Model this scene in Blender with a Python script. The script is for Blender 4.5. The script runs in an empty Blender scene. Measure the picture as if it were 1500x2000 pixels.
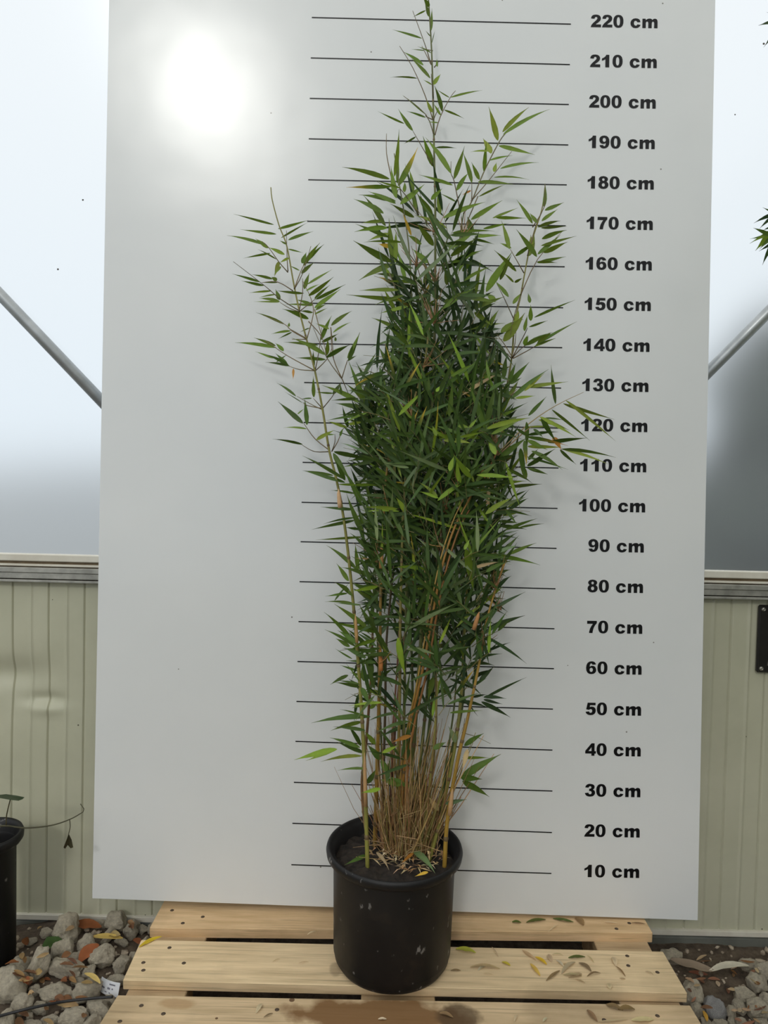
import bpy, bmesh, math, random
from mathutils import Vector, Matrix, noise
from mathutils.bvhtree import BVHTree
import numpy as np
from math import sin, cos, tan, pi, radians

random.seed(11)
SC = bpy.context.scene
COL = SC.collection

# ------------------------------------------------------------------ camera
FPX = 1502.0
PITCH, ROLL = radians(5.0), radians(1.4)
CAM = Vector((0, 0, 1.293))
FWD = Vector((0, cos(PITCH), -sin(PITCH)))
_R0, _U0 = Vector((1, 0, 0)), Vector((0, sin(PITCH), cos(PITCH)))
RGT = cos(ROLL) * _R0 + sin(ROLL) * _U0
UPV = -sin(ROLL) * _R0 + cos(ROLL) * _U0
cd = bpy.data.cameras.new('camera')
cd.sensor_fit = 'VERTICAL'
cd.sensor_height = 36.0
cd.lens = 36.0 * FPX / 2000.0
cd.clip_start = 0.02
cam = bpy.data.objects.new('camera', cd)
COL.objects.link(cam)
M = Matrix.Identity(4)
for i in range(3):
    M[i][0], M[i][1], M[i][2], M[i][3] = RGT[i], UPV[i], -FWD[i], CAM[i]
cam.matrix_world = M
SC.camera = cam


def pdir(px, py):
    return FWD + RGT * ((px - 750) / FPX) - UPV * ((py - 1000) / FPX)


def W(px, py, D):
    return CAM + pdir(px, py) * D


def on_plane(px, py, p, n):
    d = pdir(px, py)
    return CAM + d * ((p - CAM).dot(n) / d.dot(n))


def on_z(px, py, z):
    return on_plane(px, py, Vector((0, 0, z)), Vector((0, 0, 1)))


def depth(p):
    return (p - CAM).dot(FWD)


# ------------------------------------------------------------------ light
w = bpy.data.worlds.new('overcast_sky')
SC.world = w
w.use_nodes = True
nt = w.node_tree
nt.nodes.clear()
tc = nt.nodes.new('ShaderNodeTexCoord')
sep = nt.nodes.new('ShaderNodeSeparateXYZ')
ramp = nt.nodes.new('ShaderNodeValToRGB')
bg = nt.nodes.new('ShaderNodeBackground')
wo = nt.nodes.new('ShaderNodeOutputWorld')
nt.links.new(tc.outputs['Generated'], sep.inputs[0])
nt.links.new(sep.outputs['Z'], ramp.inputs[0])
ramp.color_ramp.elements[0].position = 0.0
ramp.color_ramp.elements[0].color = (0.80, 0.87, 0.92, 1)
ramp.color_ramp.elements[1].position = 0.8
ramp.color_ramp.elements[1].color = (1.0, 1.0, 0.98, 1)
nt.links.new(ramp.outputs[0], bg.inputs[0])
bg.inputs[1].default_value = 1.10
nt.links.new(bg.outputs[0], wo.inputs[0])

SUNDIR = (-FWD + RGT * ((405 - 750) / FPX) + UPV * ((1000 - 190) / FPX)).normalized()
sd = bpy.data.lights.new('hazy_sun', 'SUN')
sd.energy = 0.46
sd.angle = radians(6)
sd.color = (1.0, 0.98, 0.94)
sun = bpy.data.objects.new('hazy_sun', sd)
COL.objects.link(sun)
sun.location = (-1, -3, 5)
sun.rotation_euler = SUNDIR.to_track_quat('Z', 'Y').to_euler()

SC.view_settings.view_transform = 'Standard'
SC.view_settings.look = 'None'
SC.view_settings.gamma = 1.0
SC.view_settings.use_curve_mapping = False
SC.view_settings.exposure = 0.0


# ------------------------------------------------------------------ material helpers
def newmat(name):
    m = bpy.data.materials.new(name)
    m.use_nodes = True
    t = m.node_tree
    b = t.nodes['Principled BSDF']
    return m, t, b


def setin(b, **kw):
    for k, v in kw.items():
        b.inputs[k.replace('_', ' ')].default_value = v


def noise_col(t, b, c1, c2, scale=8, detail=6, stretch=(1, 1, 1), lo=.35, hi=.65, coord='Object', rough=.6):
    tcn = t.nodes.new('ShaderNodeTexCoord')
    mp = t.nodes.new('ShaderNodeMapping')
    mp.inputs['Scale'].default_value = stretch
    n = t.nodes.new('ShaderNodeTexNoise')
    n.inputs['Scale'].default_value = scale
    n.inputs['Detail'].default_value = detail
    n.inputs['Roughness'].default_value = rough
    r = t.nodes.new('ShaderNodeValToRGB')
    r.color_ramp.elements[0].position = lo
    r.color_ramp.elements[0].color = (*c1, 1)
    r.color_ramp.elements[1].position = hi
    r.color_ramp.elements[1].color = (*c2, 1)
    t.links.new(tcn.outputs[coord], mp.inputs[0])
    t.links.new(mp.outputs[0], n.inputs[0])
    t.links.new(n.outputs['Fac'], r.inputs[0])
    t.links.new(r.outputs[0], b.inputs['Base Color'])
    return tcn, mp, n, r


def mix(t, a, b, fac):
    mx = t.nodes.new('ShaderNodeMixRGB')
    for i, v in ((1, a), (2, b), (0, fac)):
        if hasattr(v, 'links'):
            t.links.new(v, mx.inputs[i])
        elif isinstance(v, (int, float)):
            mx.inputs[i].default_value = v
        else:
            mx.inputs[i].default_value = (*v, 1)
    return mx.outputs[0]


def bump(t, b, src, strength=.3, dist=.01):
    bn = t.nodes.new('ShaderNodeBump')
    bn.inputs['Strength'].default_value = strength
    bn.inputs['Distance'].default_value = dist
    t.links.new(src, bn.inputs['Height'])
    t.links.new(bn.outputs[0], b.inputs['Normal'])


def specks(t, tcn, scale, thr, seed=0):
    v = t.nodes.new('ShaderNodeTexVoronoi')
    v.inputs['Scale'].default_value = scale
    mp = t.nodes.new('ShaderNodeMapping')
    mp.inputs['Location'].default_value = (seed, seed * 1.7, seed * .3)
    t.links.new(tcn.outputs['Object'], mp.inputs[0])
    t.links.new(mp.outputs[0], v.inputs[0])
    m = t.nodes.new('ShaderNodeMath')
    m.operation = 'LESS_THAN'
    m.inputs[1].default_value = thr
    t.links.new(v.outputs['Distance'], m.inputs[0])
    return m.outputs[0]


def simple(name, c, rough=.6, metal=0.0, c2=None, scale=20, spec=.5):
    m, t, b = newmat(name)
    setin(b, Roughness=rough, Metallic=metal)
    b.inputs['Specular IOR Level'].default_value = spec
    noise_col(t, b, c, c2 or tuple(x * 1.18 for x in c), scale)
    return m


MAT = {}
# glossy white height board
m, t, b = newmat('gloss_white_board')
tcn, mp, n, r = noise_col(t, b, (.715, .73, .73), (.745, .755, .75), 2.5, 3)
s1 = specks(t, tcn, 9, .018, 3.1)
t.links.new(mix(t, r.outputs[0], (.25, .24, .22), s1), b.inputs['Base Color'])
setin(b, Roughness=.205)
n2 = t.nodes.new('ShaderNodeTexNoise')
n2.inputs['Scale'].default_value = 3
t.links.new(tcn.outputs['Object'], n2.inputs[0])
bump(t, b, n2.outputs['Fac'], .10, .02)
MAT['board'] = m
MAT['ink'] = simple('black_print', (.004, .004, .005), .3, c2=(.006, .006, .007), spec=.25)
# painted steel panel
m, t, b = newmat('cream_steel_panel')
tcn, mp, n, r = noise_col(t, b, (.46, .455, .335), (.54, .53, .40), 3, 5)
s1 = specks(t, tcn, 14, .03, 1.3)
t.links.new(mix(t, r.outputs[0], (.10, .09, .06), s1), b.inputs['Base Color'])
setin(b, Roughness=.45)
MAT['panel'] = m
MAT['alu'] = simple('weathered_aluminium', (.30, .295, .265), .42, .55, (.46, .45, .41), 30)
MAT['strip'] = simple('off_white_strip', (.62, .58, .49), .5, 0, (.70, .67, .58), 15)
MAT['gasket'] = simple('brown_gasket', (.16, .11, .06), .6, 0, (.25, .18, .10), 25)
MAT['kerb'] = simple('grey_green_kerb', (.11, .115, .098), .55, .1, (.17, .175, .15), 9)
MAT['pipe'] = simple('galvanised_pipe', (.36, .38, .385), .38, .6, (.46, .48, .49), 20)
# translucent glazing sheet
m, t, b = newmat('translucent_sheet')
t.nodes.remove(b)
o = t.nodes['Material Output']
tcn = t.nodes.new('ShaderNodeTexCoord')
rf = t.nodes.new('ShaderNodeBsdfRefraction')
rf.inputs['Roughness'].default_value = .6
rf.inputs['IOR'].default_value = 1.12
tl = t.nodes.new('ShaderNodeBsdfTranslucent')
gl = t.nodes.new('ShaderNodeBsdfGlossy')
gl.inputs['Roughness'].default_value = .15
df = t.nodes.new('ShaderNodeBsdfDiffuse')
df.inputs['Color'].default_value = (.12, .11, .10, 1)
m1 = t.nodes.new('ShaderNodeMixShader')
m1.inputs[0].default_value = .16
m2 = t.nodes.new('ShaderNodeMixShader')
m2.inputs[0].default_value = .05
m3 = t.nodes.new('ShaderNodeMixShader')
s1 = specks(t, tcn, 8, .022, .7)
t.links.new(s1, m3.inputs[0])
t.links.new(rf.outputs[0], m1.inputs[1]); t.links.new(tl.outputs[0], m1.inputs[2])
t.links.new(m1.outputs[0], m2.inputs[1]); t.links.new(gl.outputs[0], m2.inputs[2])
t.links.new(m2.outputs[0], m3.inputs[1]); t.links.new(df.outputs[0], m3.inputs[2])
t.links.new(m3.outputs[0], o.inputs[0])
rf.inputs['Color'].default_value = (.96, .98, 1, 1)
tl.inputs['Color'].default_value = (.85, .88, .90, 1)
MAT['film'] = m
# soil, rock, gravel
m, t, b = newmat('earth_floor')
tcn, mp, n, r = noise_col(t, b, (.055, .038, .026), (.19, .14, .095), 26, 10, rough=.75)
setin(b, Roughness=.95)
bump(t, b, n.outputs['Fac'], .8, .02)
MAT['earth'] = m
m, t, b = newmat('limestone')
tcn, mp, n, r = noise_col(t, b, (.47, .395, .28), (.86, .77, .60), 3.5, 11, rough=.78, lo=.32, hi=.6)
setin(b, Roughness=.9)
bump(t, b, n.outputs['Fac'], 1.0, .012)
MAT['rock'] = m
MAT['crumb'] = simple('stone_crumbs', (.26, .205, .145), .95, 0, (.50, .42, .32), 40)
MAT['rock_dark'] = simple('grey_stone', (.13, .13, .13), .85, 0, (.30, .29, .28), 26)
MAT['gravel_out'] = simple('outdoor_gravel', (.28, .30, .31), .95, 0, (.36, .38, .39), 3)


# planks
def woodmat(name, c1, c2, stains=()):
    m, t, b = newmat(name)
    tcn, mp, n, r = noise_col(t, b, c1, c2, 5, 9, (1.2, 14, 14), .3, .72)
    n2 = t.nodes.new('ShaderNodeTexNoise')
    n2.inputs['Scale'].default_value = 5
    n2.inputs['Detail'].default_value = 5
    t.links.new(tcn.outputs['Object'], n2.inputs[0])
    rr = t.nodes.new('ShaderNodeValToRGB')
    rr.color_ramp.elements[0].position = .52
    rr.color_ramp.elements[1].position = .75
    t.links.new(n2.outputs['Fac'], rr.inputs[0])
    mul = t.nodes.new('ShaderNodeMath'); mul.operation = 'MULTIPLY'; mul.inputs[1].default_value = .55
    t.links.new(rr.outputs[0], mul.inputs[0])
    out = mix(t, r.outputs[0], tuple(x * .52 for x in c1), mul.outputs[0])
    ng = t.nodes.new('ShaderNodeTexNoise'); ng.inputs['Scale'].default_value = 6; ng.inputs['Detail'].default_value = 4; ng.inputs['Distortion'].default_value = .6
    mg = t.nodes.new('ShaderNodeMapping'); mg.inputs['Scale'].default_value = (.7, 34, 34)
    t.links.new(tcn.outputs['Object'], mg.inputs[0]); t.links.new(mg.outputs[0], ng.inputs[0])
    rg = t.nodes.new('ShaderNodeValToRGB'); rg.color_ramp.elements[0].position = .56; rg.color_ramp.elements[1].position = .70
    rg.color_ramp.elements[1].color = (.5, .5, .5, 1)
    t.links.new(ng.outputs['Fac'], rg.inputs[0])
    out = mix(t, out, tuple(x * .5 for x in c1), rg.outputs[0])
    kn = specks(t, tcn, 5.5, .055, 2.2)
    out = mix(t, out, (.16, .09, .045), kn)
    for (sx, sy, rx, ry, colr, amt) in stains:
        mpp = t.nodes.new('ShaderNodeMapping')
        mpp.vector_type = 'POINT'
        mpp.inputs['Location'].default_value = (-sx / rx, -sy / ry, 0)
        mpp.inputs['Scale'].default_value = (1 / rx, 1 / ry, 0)
        t.links.new(tcn.outputs['Object'], mpp.inputs[0])
        ln = t.nodes.new('ShaderNodeVectorMath'); ln.operation = 'LENGTH'
        t.links.new(mpp.outputs[0], ln.inputs[0])
        n3 = t.nodes.new('ShaderNodeTexNoise'); n3.inputs['Scale'].default_value = 16; n3.inputs['Detail'].default_value = 6
        t.links.new(tcn.outputs['Object'], n3.inputs[0])
        ad = t.nodes.new('ShaderNodeMath'); ad.operation = 'MULTIPLY_ADD'
        ad.inputs[1].default_value = 1.5; t.links.new(n3.outputs['Fac'], ad.inputs[0]); t.links.new(ln.outputs['Value'], ad.inputs[2])
        rp = t.nodes.new('ShaderNodeValToRGB')
        rp.color_ramp.elements[0].position = .82; rp.color_ramp.elements[0].color = (amt, amt, amt, 1)
        rp.color_ramp.elements[1].position = 1.0; rp.color_ramp.elements[1].color = (0, 0, 0, 1)
        dv = t.nodes.new('ShaderNodeMath'); dv.operation = 'MULTIPLY'; dv.inputs[1].default_value = .55
        t.links.new(ad.outputs[0], dv.inputs[0]); t.links.new(dv.outputs[0], rp.inputs[0])
        out = mix(t, out, colr, rp.outputs[0])
    t.links.new(out, b.inputs['Base Color'])
    setin(b, Roughness=.75)
    b.inputs['Specular IOR Level'].default_value = .3
    bump(t, b, n.outputs['Fac'], .25, .004)
    return m


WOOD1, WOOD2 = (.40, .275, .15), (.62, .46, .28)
# pot plastic
m, t, b = newmat('black_pot_plastic')
tcn, mp, n, r = noise_col(t, b, (.006, .006, .007), (.013, .012, .012), 9, 6)
n2 = t.nodes.new('ShaderNodeTexNoise'); n2.inputs['Scale'].default_value = 55; n2.inputs['Detail'].default_value = 3
mp2 = t.nodes.new('ShaderNodeMapping'); mp2.inputs['Scale'].default_value = (1, 1, .6)
t.links.new(tcn.outputs['Object'], mp2.inputs[0]); t.links.new(mp2.outputs[0], n2.inputs[0])
rr = t.nodes.new('ShaderNodeValToRGB'); rr.color_ramp.elements[0].position = .665; rr.color_ramp.elements[1].position = .72
t.links.new(n2.outputs['Fac'], rr.inputs[0])
o1 = mix(t, r.outputs[0], (.22, .21, .20), rr.outputs[0])
n4 = t.nodes.new('ShaderNodeTexNoise'); n4.inputs['Scale'].default_value = 11; n4.inputs['Detail'].default_value = 6
t.links.new(tcn.outputs['Object'], n4.inputs[0])
r4 = t.nodes.new('ShaderNodeValToRGB'); r4.color_ramp.elements[0].position = .60; r4.color_ramp.elements[1].position = .82
r4.color_ramp.elements[1].color = (.5, .5, .5, 1)
t.links.new(n4.outputs['Fac'], r4.inputs[0])
o2 = mix(t, o1, (.075, .05, .036), r4.outputs[0])
t.links.new(o2, b.inputs['Base Color'])
setin(b, Roughness=.5)
b.inputs['Specular IOR Level'].default_value = .35
MAT['pot'] = m
MAT['soil'] = simple('dark_potting_soil', (.008, .006, .005), .95, 0, (.035, .025, .018), 60)


# tinted plant matter: colour comes from each leaf's tint, painted light and shade included
def tintmat(name, rough, trans, spec=.4):
    m, t, b = newmat(name)
    a = t.nodes.new('ShaderNodeVertexColor'); a.layer_name = 'tint'
    n = t.nodes.new('ShaderNodeTexNoise'); n.inputs['Scale'].default_value = 60; n.inputs['Detail'].default_value = 4
    tcn = t.nodes.new('ShaderNodeTexCoord'); t.links.new(tcn.outputs['Object'], n.inputs[0])
    hs = t.nodes.new('ShaderNodeHueSaturation')
    mr = t.nodes.new('ShaderNodeMapRange'); mr.inputs[3].default_value = .75; mr.inputs[4].default_value = 1.25
    t.links.new(n.outputs['Fac'], mr.inputs[0]); t.links.new(mr.outputs[0], hs.inputs['Value'])
    t.links.new(a.outputs[0], hs.inputs['Color'])
    t.links.new(hs.outputs[0], b.inputs['Base Color'])
    setin(b, Roughness=rough)
    b.inputs['Specular IOR Level'].default_value = spec
    if trans:
        o = t.nodes['Material Output']
        tl = t.nodes.new('ShaderNodeBsdfTranslucent')
        t.links.new(hs.outputs[0], tl.inputs[0])
        mx = t.nodes.new('ShaderNodeMixShader'); mx.inputs[0].default_value = trans
        t.links.new(b.outputs[0], mx.inputs[1]); t.links.new(tl.outputs[0], mx.inputs[2])
        t.links.new(mx.outputs[0], o.inputs[0])
    return m


MAT['leaf'] = tintmat('bamboo_leaf', .5, .20, .28)
MAT['stem'] = tintmat('bamboo_stem', .45, 0)
MAT['dry'] = tintmat('dry_leaf', .75, .12, .2)


# ------------------------------------------------------------------ object helpers
def link(name, me, mat=None, parent=None):
    o = bpy.data.objects.new(name, me)
    COL.objects.link(o)
    if mat is not None and me is not None and len(me.materials) == 0:
        me.materials.append(mat)
    if parent is not None:
        o.parent = parent
    return o


def tag(o, label, cat, group=None):
    o['label'] = label
    o['category'] = cat
    if group:
        o['group'] = group
    return o


def struct(o, label=None):
    o['kind'] = 'structure'
    if label:
        o['label'] = label
    return o


def thing(name, label, cat, loc=(0, 0, 0), group=None):
    o = bpy.data.objects.new(name, None)
    o.empty_display_size = .05
    COL.objects.link(o)
    o.location = loc
    tag(o, label, cat, group)
    return o


def child(name, me, mat, parent):
    """mesh data in world space, put under a parent that only has a location"""
    me.transform(Matrix.Translation(-Vector(parent.location)))
    return link(name, me, mat, parent)


def mesh(name, vs, fs, smooth=False, tint=None):
    me = bpy.data.meshes.new(name)
    me.from_pydata([tuple(v) for v in vs], [], fs)
    if tint is not None:
        a = me.color_attributes.new('tint', 'FLOAT_COLOR', 'POINT')
        a.data.foreach_set('color', [c for q in tint for c in (q[0], q[1], q[2], 1.0)])
    if smooth:
        me.polygons.foreach_set('use_smooth', [True] * len(me.polygons))
    me.update()
    return me


def prism(name, quad, thick, down=Vector((0, 0, -1)), bev=.002):
    """a plank from its 4 top corners (counter-clockwise from above)"""
    vs = [Vector(q) for q in quad] + [Vector(q) + down * thick for q in quad]
    fs = [(0, 1, 2, 3), (7, 6, 5, 4), (0, 4, 5, 1), (1, 5, 6, 2), (2, 6, 7, 3), (3, 7, 4, 0)]
    bm = bmesh.new()
    bv = [bm.verts.new(v) for v in vs]
    for f in fs:
        bm.faces.new([bv[i] for i in f])
    bmesh.ops.recalc_face_normals(bm, faces=bm.faces)
    if bev:
        bmesh.ops.bevel(bm, geom=list(bm.edges), offset=bev, segments=1, affect='EDGES')
    me = bpy.data.meshes.new(name)
    bm.to_mesh(me)
    bm.free()
    return me


def boxm(name, x0, x1, y0, y1, z0, z1, bev=.002):
    return prism(name, [(x0, y0, z1), (x1, y0, z1), (x1, y1, z1), (x0, y1, z1)], z1 - z0, bev=bev)


def tube_geo(pts, rads, sides=6, cols=None, cap=True):
    vs, fs, cs = [], [], []
    n = len(pts)
    prev = None
    for i, p in enumerate(pts):
        tdir = (pts[min(i + 1, n - 1)] - pts[max(i - 1, 0)])
        if tdir.length < 1e-9:
            tdir = Vector((0, 0, 1))
        tdir.normalize()
        if prev is None:
            a = tdir.orthogonal().normalized()
        else:
            a = (prev - tdir * prev.dot(tdir))
            a = a.normalized() if a.length > 1e-6 else tdir.orthogonal().normalized()
        prev = a
        bb = tdir.cross(a)
        for k in range(sides):
            th = 2 * pi * k / sides
            vs.append(p + (a * cos(th) + bb * sin(th)) * rads[i])
            cs.append(cols[i] if cols else (1, 1, 1))
    for i in range(n - 1):
        for k in range(sides):
            k2 = (k + 1) % sides
            fs.append((i * sides + k, i * sides + k2, (i + 1) * sides + k2, (i + 1) * sides + k))
    if cap:
        fs.append(tuple(reversed(range(sides))))
        fs.append(tuple(range((n - 1) * sides, n * sides)))
    return vs, fs, cs


def smooth_path(pts, sub=4):
    """Catmull-Rom through a list of Vectors"""
    out = []
    n = len(pts)
    for i in range(n - 1):
        p0, p1, p2, p3 = pts[max(i - 1, 0)], pts[i], pts[i + 1], pts[min(i + 2, n - 1)]
        for s in range(sub):
            u = s / sub
            out.append(.5 * ((2 * p1) + (p2 - p0) * u + (2 * p0 - 5 * p1 + 4 * p2 - p3) * u * u + (3 * p1 - p0 - 3 * p2 + p3) * u ** 3))
    out.append(pts[-1])
    return out


def lathe(name, prof, center, seg=64, smooth=True, wob=0):
    vs, fs = [], []
    for j, (r, z) in enumerate(prof):
        for k in range(seg):
            th = 2 * pi * k / seg
            rr = r * (1 + wob * sin(2 * th + 1))
            vs.append((center[0] + rr * cos(th), center[1] + rr * sin(th), center[2] + z))
    for j in range(len(prof) - 1):
        for k in range(seg):
            k2 = (k + 1) % seg
            fs.append((j * seg + k, j * seg + k2, (j + 1) * seg + k2, (j + 1) * seg + k))
    return mesh(name, vs, fs, smooth)


class Bag:
    """collects geometry of uncountable matter into one mesh"""
    def __init__(s):
        s.v, s.f, s.c = [], [], []

    def add(s, g):
        o = len(s.v)
        s.v += g[0]
        s.f += [tuple(i + o for i in q) for q in g[1]]
        s.c += g[2]

    def mesh(s, name, smooth=True):
        return mesh(name, s.v, s.f, smooth, s.c)


# ------------------------------------------------------------------ setting: wall, glazing, floor
WY, LEAN = 1.93, radians(3)
WB = Vector((0, WY, 0))
WUP = Vector((0, sin(LEAN), cos(LEAN)))
WN = Vector((0, -cos(LEAN), sin(LEAN)))


def wall_pt(u, v, off=0.0):
    return WB + Vector((u, 0, 0)) + WUP * v + WN * off


def wall_uv(px, py, off=0.0):
    p = on_plane(px, py, WB + WN * off, WN)
    return p.x, (p - WB).dot(WUP)


# heights on the wall, averaged over both sides of the board
v_base = .5 * (wall_uv(100, 1786)[1] + wall_uv(1400, 1818)[1])
v_rail0 = .5 * (wall_uv(100, 1133)[1] + wall_uv(1450, 1171)[1])
v_rail1 = .5 * (wall_uv(100, 1078)[1] + wall_uv(1450, 1119)[1])
X0, X1 = -2.6, 2.0

# profiled steel panel: groove / ridge columns, with a dent
g_left = wall_uv(94, 1300)[0]
pitch = wall_uv(164, 1300)[0] - g_left
xs = []
k0 = int((X0 - g_left) / pitch) - 1
for k in range(k0, k0 + 120):
    gx = g_left + k * pitch
    for du, dv in ((-.0075, 0), (-.0035, 0), (-.0025, -.0004), (-.0012, -.007), (.0012, -.007), (.0025, -.0004), (.0035, 0), (.0075, 0), (pitch * .25, .0003), (pitch * .42, 0), (pitch * .475, 0), (pitch * .495, .0022), (pitch * .525, .0022), (pitch * .545, 0), (pitch * .6, 0), (pitch * .78, .0003)):
        if X0 <= gx + du <= X1:
            xs.append((gx + du, dv))
dent_u, dent_v = wall_uv(88, 1376)
dent2_u, dent2_v = wall_uv(8, 1315)


def dent(u, v):
    a = u - dent_u; bq = v - dent_v
    d = 0
    ex = math.exp(-(a / .045) ** 2)
    d += ex * (-.010 * math.exp(-((bq - .012) / .016) ** 2) + .007 * math.exp(-((bq + .012) / .018) ** 2))
    d += -.010 * math.exp(-((a + .03) / .10) ** 2 - ((bq - .05) / .09) ** 2)
    d += -.012 * math.exp(-((u - dent2_u) / .09) ** 2 - ((v - dent2_v) / .035) ** 2)
    return d


vs, fs = [], []
zs = [v_base + (v_rail0 - v_base) * i / 150 for i in range(151)]
for v in zs:
    for (u, off) in xs:
        vs.append(wall_pt(u, v, off + dent(u, v)))
nx = len(xs)
for j in range(len(zs) - 1):
    for i in range(nx - 1):
        fs.append((j * nx + i, j * nx + i + 1, (j + 1) * nx + i + 1, (j + 1) * nx + i))
wall = struct(link('wall_back', mesh('wall_back', vs, fs, True), MAT['panel']), 'cream painted steel panel wall with vertical grooves')


def wall_bar(name, v0, v1, o0, o1, mat, parent=None, bev=.001):
    q = [wall_pt(X0, v0, o1), wall_pt(X1, v0, o1), wall_pt(X1, v1, o1), wall_pt(X0, v1, o1)]
    return link(name, prism(name, q, o1 - o0, -WN, bev), mat, parent)


h = v_rail1 - v_rail0
rail = struct(wall_bar('trim_1', v_rail0 + h * .12, v_rail0 + h * .34, -.01, .020, MAT['alu']), 'ridged aluminium rail between steel panel and glazing')
wall_bar('rail_lip', v_rail0, v_rail0 + h * .085, -.01, .026, MAT['alu'], rail)
wall_bar('rail_ridge', v_rail0 + h * .345, v_rail0 + h * .52, -.01, .024, MAT['alu'], rail)
wall_bar('rail_slot', v_rail0 + h * .05, v_rail0 + h * .75, -.012, .004, MAT['gasket'], rail)
wall_bar('rail_bead', v_rail0 + h * .56, v_rail0 + h * .64, -.01, .013, MAT['strip'], rail)
wall_bar('glazing_strip', v_rail0 + h * .74, v_rail1, -.012, .016, MAT['strip'], rail, .002)
bs = struct(wall_bar('trim_2', v_base - .010, v_base + .004, -.02, .010, MAT['strip']), 'pale base strip under the steel panel')
kb = struct(wall_bar('baseboard_back', -.05, v_base - .017, -.06, .004, MAT['kerb'], None, .003), 'dark grey kerb under the wall')
film = [wall_pt(X0, v_rail1 - .01, -.004), wall_pt(X1, v_rail1 - .01, -.004), wall_pt(X1, 3.2, -.004), wall_pt(X0, 3.2, -.004)]
struct(link('window_1', mesh('window_1', film, [(0, 1, 2, 3)]), MAT['film']), 'milky translucent glazing sheet above the steel panel')


def ground_h(x, y):
    h = .012 * noise.noise(Vector((x * 5, y * 5, 1))) + .006 * noise.noise(Vector((x * 19, y * 19, 4)))
    if x < -.45:
        h += .03 * min(1, (-.45 - x) / .25) * max(.25, min(1, (x + 1.0) / .15)) * max(0, min(1, (y - 1.2) / .5))
    return h - .006


vs, fs = [], []
gx = [-2.6 + 5.2 * i / 170 for i in range(171)]
gy = [-1.0 + .12 * i for i in range(17)] + [1.0 + .02 * i for i in range(1, 46)] + [1.905, 1.95]
for y in gy:
    for x in gx:
        vs.append((x, y, ground_h(x, y)))
for j in range(len(gy) - 1):
    for i in range(len(gx) - 1):
        a = j * len(gx) + i
        fs.append((a, a + 1, a + 1 + len(gx), a + len(gx)))
struct(link('floor', mesh('floor', vs, fs, True), MAT['earth']), 'bare brown earth floor with rubble')
vs = [(-14, 1.99, -.12), (14, 1.99, -.12), (14, 40, -.12), (-14, 40, -.12)]
struct(link('floor_outside', mesh('floor_outside', vs, [(0, 1, 2, 3)]), MAT['gravel_out']), 'pale gravel yard outside')
vs = [(-14, -14, -.03), (14, -14, -.03), (14, -.95, -.03), (-14, -.95, -.03)]
struct(link('floor_rear', mesh('floor_rear', vs, [(0, 1, 2, 3)]), MAT['earth']), 'bare earth floor')

# the rest of the greenhouse: clear roof film, far wall and ends
m, t, b = newmat('clear_roof_film')
t.nodes.remove(b)
tr = t.nodes.new('ShaderNodeBsdfTransparent')
tr.inputs[0].default_value = (.95, .955, .94, 1)
t.links.new(tr.outputs[0], t.nodes['Material Output'].inputs[0])
MAT['roof'] = m
YF, ZT = -3.0, 3.19
yt = wall_pt(0, 3.2).y
struct(link('ceiling', mesh('ceiling', [(X0, YF, ZT), (X1, YF, ZT), (X1, yt, ZT), (X0, yt, ZT)], [(0, 1, 2, 3)]), MAT['roof']), 'clear greenhouse roof film')
VP = v_rail0 * cos(LEAN)
for nm, wn, a_, c_ in (('wall_front', 'window_2', (X0, YF), (X1, YF)), ('wall_left', 'window_3', (X0, YF), (X0, WY)), ('wall_right', 'window_4', (X1, YF), (X1, WY))):
    struct(link(nm, mesh(nm, [(*a_, 0), (*c_, 0), (*c_, VP), (*a_, VP)], [(0, 1, 2, 3)]), MAT['panel']), 'cream steel panel wall')
    if nm == 'wall_right':  # upper part is opaque and unseen, added to darken the right side
        struct(link('wall_right_blocker', mesh(nm, [(*a_, VP), (*c_, VP), (*c_, ZT), (*a_, ZT)], [(0, 1, 2, 3)]), MAT['panel']), 'unseen opaque cream end wall added to darken this side')
        continue
    struct(link(wn, mesh(wn, [(*a_, VP), (*c_, VP), (*c_, ZT), (*a_, ZT)], [(0, 1, 2, 3)]), MAT['film']), 'milky translucent glazing sheet')

# brace pipes on the inside of the glazing
for (a, b2, lab) in (((-520, 29), (420, 1016), 'galvanised brace pipe falling from the greenhouse edge towards the board, on the pot-vine side'),
                     ((1960, 150), (1080, 1030), 'galvanised brace pipe on the glazing above the black wall plate')):
    off = .019
    p = on_plane(*a, WB + WN * off, WN); q = on_plane(*b2, WB + WN * off, WN)
    g = tube_geo([p, q], [.0145, .0145], 20)
    tag(link('brace_pipe', mesh('brace_pipe', g[0], g[1], True), MAT['pipe']), lab, 'pipe', 'brace pipes')

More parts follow.
